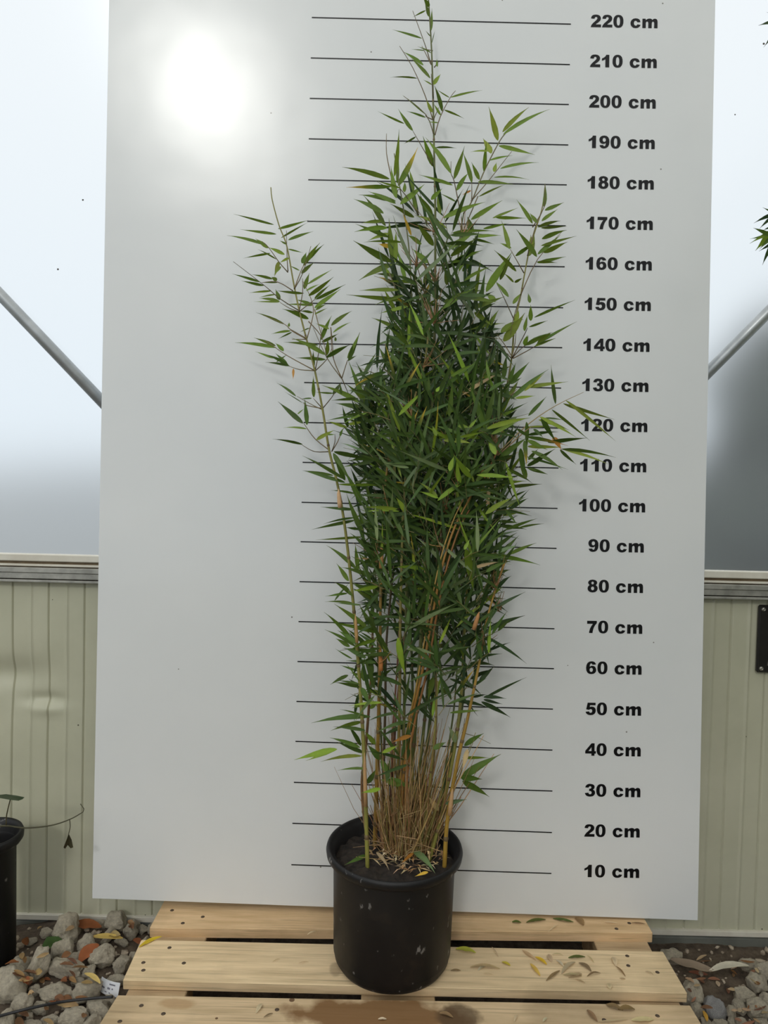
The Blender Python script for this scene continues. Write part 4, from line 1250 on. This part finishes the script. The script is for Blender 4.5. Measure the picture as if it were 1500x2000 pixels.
# ------------------------------------------------------------------ rubble
def rock_mesh(seed, sub=4, ang=.25):
    bm = bmesh.new()
    bmesh.ops.create_icosphere(bm, subdivisions=sub, radius=1)
    off = Vector((seed * 7.3, seed * 3.1, seed * 1.7))
    planes = []
    rs = random.Random(seed)
    for k in range(7):
        d = Vector((rs.gauss(0, 1), rs.gauss(0, 1), rs.gauss(0, 1))).normalized()
        planes.append((d, rs.uniform(.62, .92)))
    for v in bm.verts:
        p = v.co.copy()
        for d, dist in planes:
            e = p.dot(d) - dist
            if e > 0:
                p -= d * e * .92
        p *= 1 + ang * noise.noise(p * 1.3 + off) + .13 * noise.noise(p * 3.5 + off) + .08 * abs(noise.noise(p * 7 + off)) + .045 * noise.noise(p * 15 + off)
        v.co = p
    me = bpy.data.meshes.new('rock')
    bm.to_mesh(me)
    bm.free()
    me.polygons.foreach_set('use_smooth', [i % 1 == 0 for i in range(len(me.polygons))])
    return me


RM = [rock_mesh(i + 1) for i in range(12)]
for r_ in RM:
    r_.materials.append(MAT['rock'])
RD = rock_mesh(40)
RD.materials.append(MAT['rock_dark'])
ROCKS_L = [(390, 950, 150, 170), (700, 855, 150, 140), (825, 840, 100, 90), (905, 830, 66, 76), (770, 915, 90, 110), (650, 950, 90, 70), (385, 1085, 130, 140), (240, 1180, 170, 230), (70, 1290, 190, 190), (110, 1175, 110, 90), (370, 1200, 200, 120), (600, 1120, 130, 130), (710, 1120, 100, 100), (500, 1050, 96, 90), (520, 1185, 90, 70), (480, 1290, 140, 130), (320, 1310, 180, 120), (120, 1375, 130, 120), (680, 1220, 110, 56), (560, 1390, 150, 100), (240, 1375, 90, 66), (420, 1440, 200, 120), (520, 1470, 120, 100), (180, 1480, 120, 60), (30, 1455, 140, 110), (320, 1450, 110, 70), (850, 990, 60, 90), (780, 1090, 50, 80), (600, 915, 100, 56), (850, 900, 86, 66), (200, 1300, 60, 60), (430, 1120, 80, 60), (270, 960, 70, 50), (180, 1000, 60, 40), (440, 1240, 70, 40), (600, 1240, 60, 50), (640, 1330, 70, 60), (400, 1360, 60, 44), (620, 1000, 60, 40), (710, 1000, 70, 46), (920, 910, 50, 46), (170, 1420, 50, 40)]
ROCKS_R = [(930, 1100, 110, 80), (1065, 1310, 110, 140), (1390, 1140, 110, 64), (1480, 1180, 90, 100), (1440, 1235, 110, 110), (1370, 1310, 130, 90), (1440, 1390, 120, 110), (1190, 1390, 110, 120), (1340, 1360, 90, 70), (1290, 1405, 80, 60), (1085, 1415, 70, 80), (1350, 1465, 80, 60), (1220, 1480, 70, 50), (1470, 1465, 70, 66), (1290, 1460, 50, 40), (1500, 1330, 80, 70), (1140, 1470, 60, 46)]
gl_l, gl_r = 'limestone rubble by the vine pot', 'stones by the kerb'
big = {1: 'craggy grey limestone block at the wall beneath the board corner', 7: 'long pale limestone chunk tilted beside the green leaf', 0: 'pointed limestone block behind the green fallen leaf', 8: 'large pale boulder at the foot of the vine pot', 10: 'smooth wedge shaped pale rock beside the red leaf', 15: 'rounded cream rock next to the white plant tag', 16: 'cracked tan rock above the black hose', 21: 'lumpy pale rock below the black hose'}
rig = {1: 'smooth upright egg shaped stone touching the pallet plank', 7: 'dark grey angular stone among the pale ones', 0: 'flat stone tucked beside the rear pallet corner'}
random.seed(5)
PILE = []
for side, lst, ox in (('l', ROCKS_L, 0), ('r', ROCKS_R, 1000)):
    for i, (cx, cy, ww, hp) in enumerate(lst):
        px, py = ox + cx / 3, 1500 + cy / 3
        # base height: rest on the ground below the rock
        p = on_z(px, py + hp / 6 * .55, .028 if side == 'l' else .006)
        sc = depth(p) / FPX
        rx, rz = ww / 6 * sc, hp / 6 * sc
        ry = .5 * (rx + rz)
        me = RD if (side == 'r' and i == 7) else RM[(i * 5 + (3 if side == 'r' else 0)) % 12]
        o = link('rock', me)
        yy = min(p.y, WY - .012 - ry)
        o.location = (p.x, yy + .2 * ry, ground_h(p.x, yy) + rz * .62)
        o.scale = (rx * 1.22, min(rx, rz) * 1.15, rz * 1.16)
        o.rotation_euler = (random.uniform(-.3, .3), random.uniform(-.3, .3), random.uniform(0, 6.28)) if abs(ww - hp) < 40 else (random.uniform(-.2, .2), random.uniform(-.15, .15), random.uniform(-.3, .3))
        if i == 7 and side == 'l':
            o.rotation_euler = (-.2, .5, .1)
            o.scale = (rx * .78, rx * .85, rz * 1.08)
        PILE.append(o)
        lab = (big if side == 'l' else rig).get(i)
        if lab:
            tag(o, lab, 'rock')
        else:
            tag(o, 'small rough pale limestone piece in the rubble between vine pot and pallet' if side == 'l' else 'small rough stone on the litter strewn earth by the kerb', 'rock', gl_l if side == 'l' else gl_r)

# settle the pile: rocks press against one another instead of passing through
def rock_mat(o):
    return np.array(Matrix.LocRotScale(o.location, o.rotation_euler, o.scale))


LOCAL = {}
for o in PILE:
    if o.data.name not in LOCAL:
        LOCAL[o.data.name] = np.array([(*v.co, 1.0) for v in o.data.vertices])[::3]
home = [o.location.copy() for o in PILE]
size0 = [o.scale.copy() for o in PILE]
rad = [max(o.scale) * 1.3 for o in PILE]
for it in range(40):
    pts = [(LOCAL[o.data.name] @ rock_mat(o).T)[:, :3] for o in PILE]
    worst = 0
    for a in range(len(PILE)):
        for c in range(a + 1, len(PILE)):
            A, C = PILE[a], PILE[c]
            d = C.location - A.location
            L = d.length
            if L > rad[a] + rad[c]:
                continue
            dn = d / max(L, 1e-6)
            v = np.array(dn)
            # deepest reach of each towards the other, close to the line between their centres
            ext = []
            for o_, P_, sg in ((A, pts[a], 1), (C, pts[c], -1)):
                q = P_ - np.array(o_.location)
                t = q @ v * sg
                side_ = np.linalg.norm(q - np.outer(q @ v, v), axis=1)
                near = side_ < .6 * np.linalg.norm(q, axis=1)
                ext.append(t[near].max() if near.any() else t.max())
            ov = ext[0] + ext[1] - L - .003
            if ov <= 0:
                continue
            worst = max(worst, ov)
            small = min(ov, .012)
            for k, sg in ((a, -1), (c, 1)):
                o_ = PILE[k]
                nl = o_.location + Vector((dn.x, dn.y, max(0, dn.z * sg) * sg * .5)) * small * .28 * sg
                off = nl - home[k]
                o_.location = home[k] + Vector((max(-.016, min(.016, off.x)), max(-.030, min(.030, off.y)), max(0, min(.025, off.z))))
                f = max(.72, (o_.scale.x / size0[k].x) * (1 - .10 * small / max(ext)))
                o_.scale = size0[k] * f
    if worst < .001:
        break
for o in PILE:      # none may sink into the wall or kerb
    P_ = (LOCAL[o.data.name] @ rock_mat(o).T)[:, :3]
    o.location.y -= max(0, float(P_[:, 1].max()) - (WY - .008))
# the surface that leaves, hose and tag lie on
sv, sf = [], []
for o in PILE:
    k = len(sv)
    Mx = Matrix.LocRotScale(o.location, o.rotation_euler, o.scale)
    sv += [Mx @ v.co for v in o.data.vertices]
    sf += [tuple(i + k for i in p.vertices) for p in o.data.polygons]
ROCKBVH = BVHTree.FromPolygons(sv, sf)
fl = bpy.data.objects['floor'].data
k = len(sv)
sv += [v.co.copy() for v in fl.vertices]
sf += [tuple(i + k for i in p.vertices) for p in fl.polygons]
SURF = BVHTree.FromPolygons(sv, sf)


def seen(px, py):
    """where a pixel's ray meets the rubble or the earth"""
    loc, nrm, _, _ = SURF.ray_cast(CAM, pdir(px, py).normalized())
    if loc is None:      # past the edge of the earth: the foot of the wall
        return on_plane(px, py, WB, WN), WN
    if nrm.z < 0:
        nrm = -nrm
    return loc, nrm


def top_of(x, y):
    hit = SURF.ray_cast(Vector((x, y, .6)), Vector((0, 0, -1)))
    return hit[0].z if hit[0] is not None else 0.0


# crumbs of stone and bark: nobody could count them
ico = bmesh.new()
bmesh.ops.create_icosphere(ico, subdivisions=1, radius=1)
iv = [v.co.copy() for v in ico.verts]
ifc = [tuple(v.index for v in f.verts) for f in ico.faces]
ico.free()
for (xa, xb, xg, cnt, lab) in ((-1.25, -.48, -.605, 1100, 'loose limestone crumbs scattered round the vine pot and rubble'), (.62, 1.25, .70, 450, 'loose limestone crumbs scattered on the earth by the kerb')):
    vsA, fsA = [], []
    for k in range(cnt):
        x, y = random.uniform(xa, xb), random.uniform(1.25, 1.91)
        if xg < 0 and x > xg or xg > 0 and x < xg:
            continue
        if (Vector((x, y)) - Vector((VC.x, VC.y))).length < .07 or (Vector((x, y)) - Vector((NC.x, NC.y))).length < .15:
            continue
        r = random.choice((.003, .004, .006, .009))
        o = len(vsA)
        z = ground_h(x, y) + r * .3
        if top_of(x, y) > z + .004 or ROCKBVH.find_nearest(Vector((x, y, z)))[3] < r * 1.5:
            continue     # the ground is taken by a rock here
        sx, sy = random.uniform(.6, 1.4), random.uniform(.6, 1.4)
        for v in iv:
            f = 1 + .3 * random.uniform(-1, 1)
            vsA.append((x + v.x * r * f * sx, y + v.y * r * f * sy, z + v.z * r * f * .7))
        fsA += [tuple(i + o for i in q) for q in ifc]
    o = link('gravel', mesh('gravel', vsA, fsA), MAT['crumb'])
    o['kind'] = 'stuff'
    o['label'] = lab
    o['category'] = 'gravel'


# ------------------------------------------------------------------ fallen leaves
def litter(name, bx, by, tx, ty, wp, col, z, label, cat='leaf', group=None, arch=.25, mat='dry', tipc=None, curl=.5, lift=0):
    """a curled fallen leaf lying on height z"""
    if z is PZ:
        UP = Vector((0, 0, 1))
        B, T = on_z(bx, by, z), on_z(tx, ty, z)
    else:
        loc, nrm = seen((bx + tx) / 2, (by + ty) / 2)
        UP = (nrm * .7 + Vector((0, 0, 1)) - FWD * .35).normalized()
        # the blade stays whole and rests on the highest stone beneath it
        q = Vector((ty - by, bx - tx)).normalized() * wp * .42
        rise = 0
        for u in (.05, .2, .35, .5, .65, .8, .95):
            for k in (-1, 0, 1):
                hp_ = seen(bx + (tx - bx) * u + q.x * k, by + (ty - by) * u + q.y * k)[0]
                rise = max(rise, min(.022, (hp_ - loc).dot(UP)))
        loc = loc + UP * (rise + .0012)
        B, T = on_plane(bx, by, loc, UP), on_plane(tx, ty, loc, UP)
    L = (T - B).length
    ax = (T - B).normalized()
    sd_ = ax.cross(UP).normalized()
    hw_ = .5 * wp * depth(B) / FPX
    c0 = vcol(col, .12)
    vs, cs, fs = [], [], []
    n = 7
    ph = random.uniform(-.25, .25)
    for i in range(n):
        u = i / (n - 1)
        ww = max(.03, math.sin(pi * min(1, u * .9 + .06)) ** .8)
        p = B.lerp(T, u) + sd_ * L * ph * u * (1 - u) + UP * (.0012 + (arch if z is PZ else arch * .4) * .10 * L * math.sin(pi * u) + lift)
        e = sd_ * hw_ * ww
        up = UP * hw_ * ww * curl
        vs += [p - e + up, p, p + e + up * random.uniform(.3, 1.2)]
        f = 0 if tipc is None else max(0, (u - .5) * 2)
        cc = c0 if tipc is None else tuple(c0[j] * (1 - f) + tipc[j] * f for j in range(3))
        cs += [cc, tuple(x * .85 for x in cc), cc]
    for i in range(n - 1):
        a = i * 3
        fs += [(a, a + 1, a + 4, a + 3), (a + 1, a + 2, a + 5, a + 4)]
    me = mesh(name, vs, fs, True, cs)
    c = (B + T) / 2
    me.transform(Matrix.Translation(-c))
    o = link(name, me, MAT[mat])
    o.location = c
    return tag(o, label, cat, group)


ST, PT = (.55, .40, .22), (.66, .52, .31)
dl = 'dry straw coloured bamboo leaf lying on the pallet planks'
gd = 'dry bamboo leaves on the pallet'
for (bx, by, tx, ty, wp) in ((60, 1070, 140, 1130, 14), (215, 1095, 235, 1140, 20), (280, 1190, 200, 1250, 14), (370, 1140, 290, 1210, 18), (260, 1130, 300, 1165, 12), (390, 1145, 465, 1195, 18), (410, 1210, 330, 1230, 22), (440, 1225, 520, 1205, 10), (590, 1110, 610, 1165, 20), (610, 1165, 665, 1225, 8), (235, 1095, 300, 1100, 6), (540, 905, 620, 912, 7), (700, 910, 780, 915, 8), (370, 880, 420, 925, 26), (210, 965, 270, 920, 5), (550, 1390, 650, 1425, 24), (620, 1420, 720, 1418, 24), (440, 1420, 500, 1490, 20), (500, 1490, 680, 1475, 8), (700, 1482, 830, 1475, 26), (570, 1265, 575, 1300, 20), (780, 1195, 830, 1215, 6), (12, 1490, 32, 1450, 10), (180, 1490, 205, 1465, 10), (300, 1215, 410, 1222, 12), (370, 1240, 430, 1262, 6), (300, 1150, 330, 1160, 8), (440, 1100, 480, 1145, 5), (630, 1235, 665, 1240, 8)):
    litter('dry_leaf', 1000 + bx / 3, 1500 + by / 3, 1000 + tx / 3, 1500 + ty / 3, wp / 3 * 1.45, random.choice((ST, PT, (.72, .60, .40), (.30, .19, .09))), PZ, dl, 'leaf', gd, random.uniform(.3, 1.2))
for (bx, by, tx, ty, wp) in ((1255, 1170, 1430, 1180, 16), (1300, 1190, 1350, 1160, 12), (0, 1440, 35, 1385, 18), (1075, 1440, 1155, 1465, 18), (715, 1475, 765, 1475, 12), (45, 1465, 100, 1440, 7), (1140, 1190, 1200, 1190, 10), (300, 980, 350, 960, 8), (1380, 1050, 1420, 1110, 5), (250, 1145, 310, 1140, 4), (95, 1140, 140, 1120, 4), (1330, 1205, 1390, 1215, 5)):
    litter('dry_leaf', 500 + bx / 3, 1500 + by / 3, 500 + tx / 3, 1500 + ty / 3, wp / 3 * 1.45, random.choice((ST, PT, (.72, .60, .40), (.30, .19, .09))), PZ, dl, 'leaf', gd, random.uniform(.3, 1.0))
yl = 'yellow bamboo leaf fallen among the dry ones on the pallet'
gyl = 'yellow leaves on the pallet'
litter('yellow_leaf', 1045, 1870, 1068, 1885, 8, (.72, .48, .04), PZ, yl, 'leaf', gyl)
litter('yellow_leaf', 1036, 1883, 1055, 1907, 8, (.68, .48, .12), PZ, yl, 'leaf', gyl)
litter('yellow_leaf', 980, 1880, 997, 1887, 7, (.62, .48, .06), PZ, yl, 'leaf', gyl)
litter('yellow_leaf', 890, 1855, 929, 1862, 13, (.48, .48, .06), PZ, 'broad yellow-green leaf beside the bamboo pot on the middle plank', 'leaf')
litter('yellow_leaf', 272, 1851, 316, 1830, 9, (.80, .52, .03), PZ, 'long bright yellow leaf across the plank edge by the rubble', 'leaf', None, .2)
for (bx, by, tx, ty) in ((1028, 1803, 1066, 1797), (1080, 1795, 1120, 1802), (1110, 1872, 1143, 1870), (1000, 1802, 1018, 1803)):
    litter('green_leaf', bx, by, tx, ty, 8, (.12, .15, .035), PZ, 'faded green bamboo leaf lying on the pallet', 'leaf', 'green leaves on the pallet')
# litter in the rubble
RUB = 'curled brown dead leaf caught between the limestone pieces'
RED = (.26, .09, .035)
z0 = .085
litter('dead_leaf', 142, 1806, 198, 1812, 22, RED, .075, 'crumpled reddish leaf at the wall behind the limestone', 'leaf', None, .6)
litter('dead_leaf', 155, 1880, 192, 1845, 26, (.36, .13, .045), z0, 'broad rust red leaf on the rubble beside the wedge rock', 'leaf', None, .3)
litter('green_leaf', 122, 1840, 80, 1855, 34, (.06, .11, .025), z0 + .01, 'broad green fallen leaf resting on the limestone', 'leaf', None, .5, 'leaf')
litter('yellow_leaf', 180, 1830, 240, 1833, 12, (.55, .40, .10), z0, 'long yellow leaf on the rubble near the rear plank', 'leaf', None, .6)
litter('yellow_leaf', 165, 1902, 196, 1922, 10, (.62, .46, .14), z0, 'pale yellow leaf touching the white plant tag', 'leaf', None, .4)
random.seed(9)
for k in range(46):
    x = random.uniform(20, 262)
    y = random.uniform(1800, 1995)
    if x > 300 - (y - 1765) * .5:
        continue
    if 185 < x < 250 and 1890 < y < 1950 or 70 < x < 130 and 1825 < y < 1862 or 148 < x < 198 and 1838 < y < 1886:
        x, y = x * .5 + 10, y * .5 + 990      # keep the tag and the large leaves clear
    a = random.uniform(0, 6.28)
    L = random.uniform(12, 32)
    litter('dead_leaf', x, y, x + cos(a) * L, y + sin(a) * L * .5, random.uniform(6, 14), random.choice((RED, (.22, .11, .05), (.38, .24, .11), (.48, .32, .15), (.16, .08, .045))), random.uniform(.03, .07), RUB, 'leaf', 'dead leaves in the rubble', random.uniform(.3, 1.5), curl=random.uniform(.2, 1.2))
for k in range(40):
    x = random.uniform(1340, 1498)
    y = random.uniform(1875, 1995)
    if x < 1300 + (y - 1858) * .6:
        continue
    a = random.uniform(0, 6.28)
    L = random.uniform(10, 34)
    litter('dead_leaf', x, y, x + cos(a) * L, y + sin(a) * L * .4, random.uniform(2.5, 8), random.choice(((.30, .15, .08), (.22, .11, .05), (.42, .30, .18), (.50, .38, .24), (.16, .08, .045))), random.uniform(.006, .02), 'shredded brown leaf litter on the earth by the kerb', 'leaf', 'leaf litter by the kerb', random.uniform(.1, .8), curl=random.uniform(.1, .7))
litter('strap_leaf', 1310, 1875, 1395, 1897, 20, (.30, .24, .16), .02, 'long grey-brown strap leaf beside the pallet corner', 'leaf', None, .5)
litter('strap_leaf', 1385, 1898, 1462, 1887, 14, (.62, .58, .50), .03, 'pale twisted strap leaf by the kerb stones', 'leaf', None, .6)
litter('dead_leaf', 1345, 1899, 1382, 1904, 9, (.30, .11, .06), .03, 'reddish leaf under the strap leaf near the kerb', 'leaf', None, .3)
litter('yellow_leaf', 1373, 1975, 1381, 1996, 8, (.62, .34, .05), .02, 'amber leaf beside the near plank end on the earth', 'leaf', None, .3)

# black hose
HP_ = [(-60, 1997), (-30, 1991), (0, 1984), (30, 1976.5), (60, 1969), (90, 1962.5), (120, 1957), (150, 1953), (180, 1950), (205, 1948), (220, 1947)]
hd = [depth(seen(max(x, -20), y)[0]) - .006 for x, y in HP_]
hd = [min(hd[max(0, k - 2):k + 3]) for k in range(len(hd))]          # it bridges from rock top to rock top
hd = [sum(hd[max(0, k - 1):k + 2]) / len(hd[max(0, k - 1):k + 2]) for k in range(len(hd))]
P = smooth_path([W(x, y, d) for (x, y), d in zip(HP_, hd)], 5)
P = [Vector((p.x, p.y, max(p.z, top_of(p.x, p.y) + .0028))) for p in P]
g = tube_geo(P, [.0030] * len(P), 10)
tag(link('hose', mesh('hose', g[0], g[1], True), simple('black_rubber', (.012, .011, .013), .5, 0, (.02, .02, .022))), 'thin black hose running over the rubble to the pallet', 'hose')

# white plant tag
cen = seen(219, 1936)[0] + Vector((0, .62, .78)) * .0125 + Vector((-.004, -.012, .004))
tagl = thing('plant_tag', 'small curled white plant label with grey print on the rubble', 'label', cen)
ax = (on_z(238, 1925, .10) - on_z(196, 1910, .10)).normalized()
up_ = (on_z(205, 1905, .115) - on_z(200, 1928, .10)).normalized()
up_ = Vector((0, .62, .78))
vs, fs = [], []
for i in range(9):
    u = (i / 8 - .5) * .054
    for j in range(2):
        vs.append(cen + ax * u + up_ * ((j - .5) * .029) + Vector((0, -1, .3)) * (.006 * (1 - (2 * i / 8 - 1) ** 2)))
for i in range(8):
    fs.append((i * 2, i * 2 + 2, i * 2 + 3, i * 2 + 1))
white = simple('white_tag', (.66, .68, .72), .45, 0, (.76, .77, .80))
child('tag_strip', mesh('tag_strip', vs, fs, True), white, tagl)
gp = simple('grey_print', (.14, .14, .17), .6, 0, (.2, .2, .24))
for (u0_, u1_, w0_, w1_) in ((-.022, -.012, -.004, -.001), (.0, .016, .006, .009), (-.004, .004, -.003, .001), (.008, .012, -.002, .001), (-.010, -.004, -.010, -.008), (.002, .006, -.010, -.008)):
    vs = []
    for (a_, b_) in ((u0_, w0_), (u1_, w0_), (u1_, w1_), (u0_, w1_)):
        i = a_ / .054 * 2
        vs.append(cen + ax * a_ + up_ * b_ + Vector((0, -1, .3)) * (.006 * (1 - i * i)) + Vector((0, -.78, .62)) * .0006)
    child('print_mark', mesh('print_mark', vs, [(0, 1, 2, 3)]), gp, tagl)

# ------------------------------------------------------------------ beyond the glazing
MAT['hedge'] = simple('dark_hedge', (.025, .035, .03), .9, 0, (.06, .075, .06), 6)
MAT['bark'] = simple('bark', (.05, .04, .03), .9)


def tree(x, y, hgt, rad, label, n=14, seed=1):
    rs = random.Random(seed)
    root = thing('evergreen_tree', label, 'tree', (x, y, -.12))
    g = tube_geo([Vector((0, 0, 0)), Vector((.05, 0, hgt * .5)), Vector((0, 0, hgt * .85))], [.09, .07, .03], 8)
    link('trunk', mesh('trunk', g[0], g[1], True), MAT['bark'], root)
    vs, fs = [], []
    bm = bmesh.new()
    for k in range(n):
        u = rs.uniform(.12, 1)
        r = rad * (1.05 - .75 * u) * rs.uniform(.5, .8)
        th = rs.uniform(0, 6.28)
        c = Vector((cos(th) * rad * (1 - .8 * u) * .6, sin(th) * rad * (1 - .8 * u) * .6, u * hgt - r * .5))
        ret = bmesh.ops.create_icosphere(bm, subdivisions=3, radius=r)
        for v in ret['verts']:
            v.co = v.co * (1 + .35 * noise.noise(v.co * 4 / rad + c)) + c
    me = bpy.data.meshes.new('crown')
    bm.to_mesh(me); bm.free()
    link('crown', me, MAT['hedge'], root)
    return root


tree(3.4, 7.4, 2.9, 1.0, 'dark evergreen beyond the glazing on the wall plate side', 16, 3)
tree(1.95, 4.2, 1.75, .85, 'lower broad evergreen close behind the glazing, before the taller one', 16, 8)
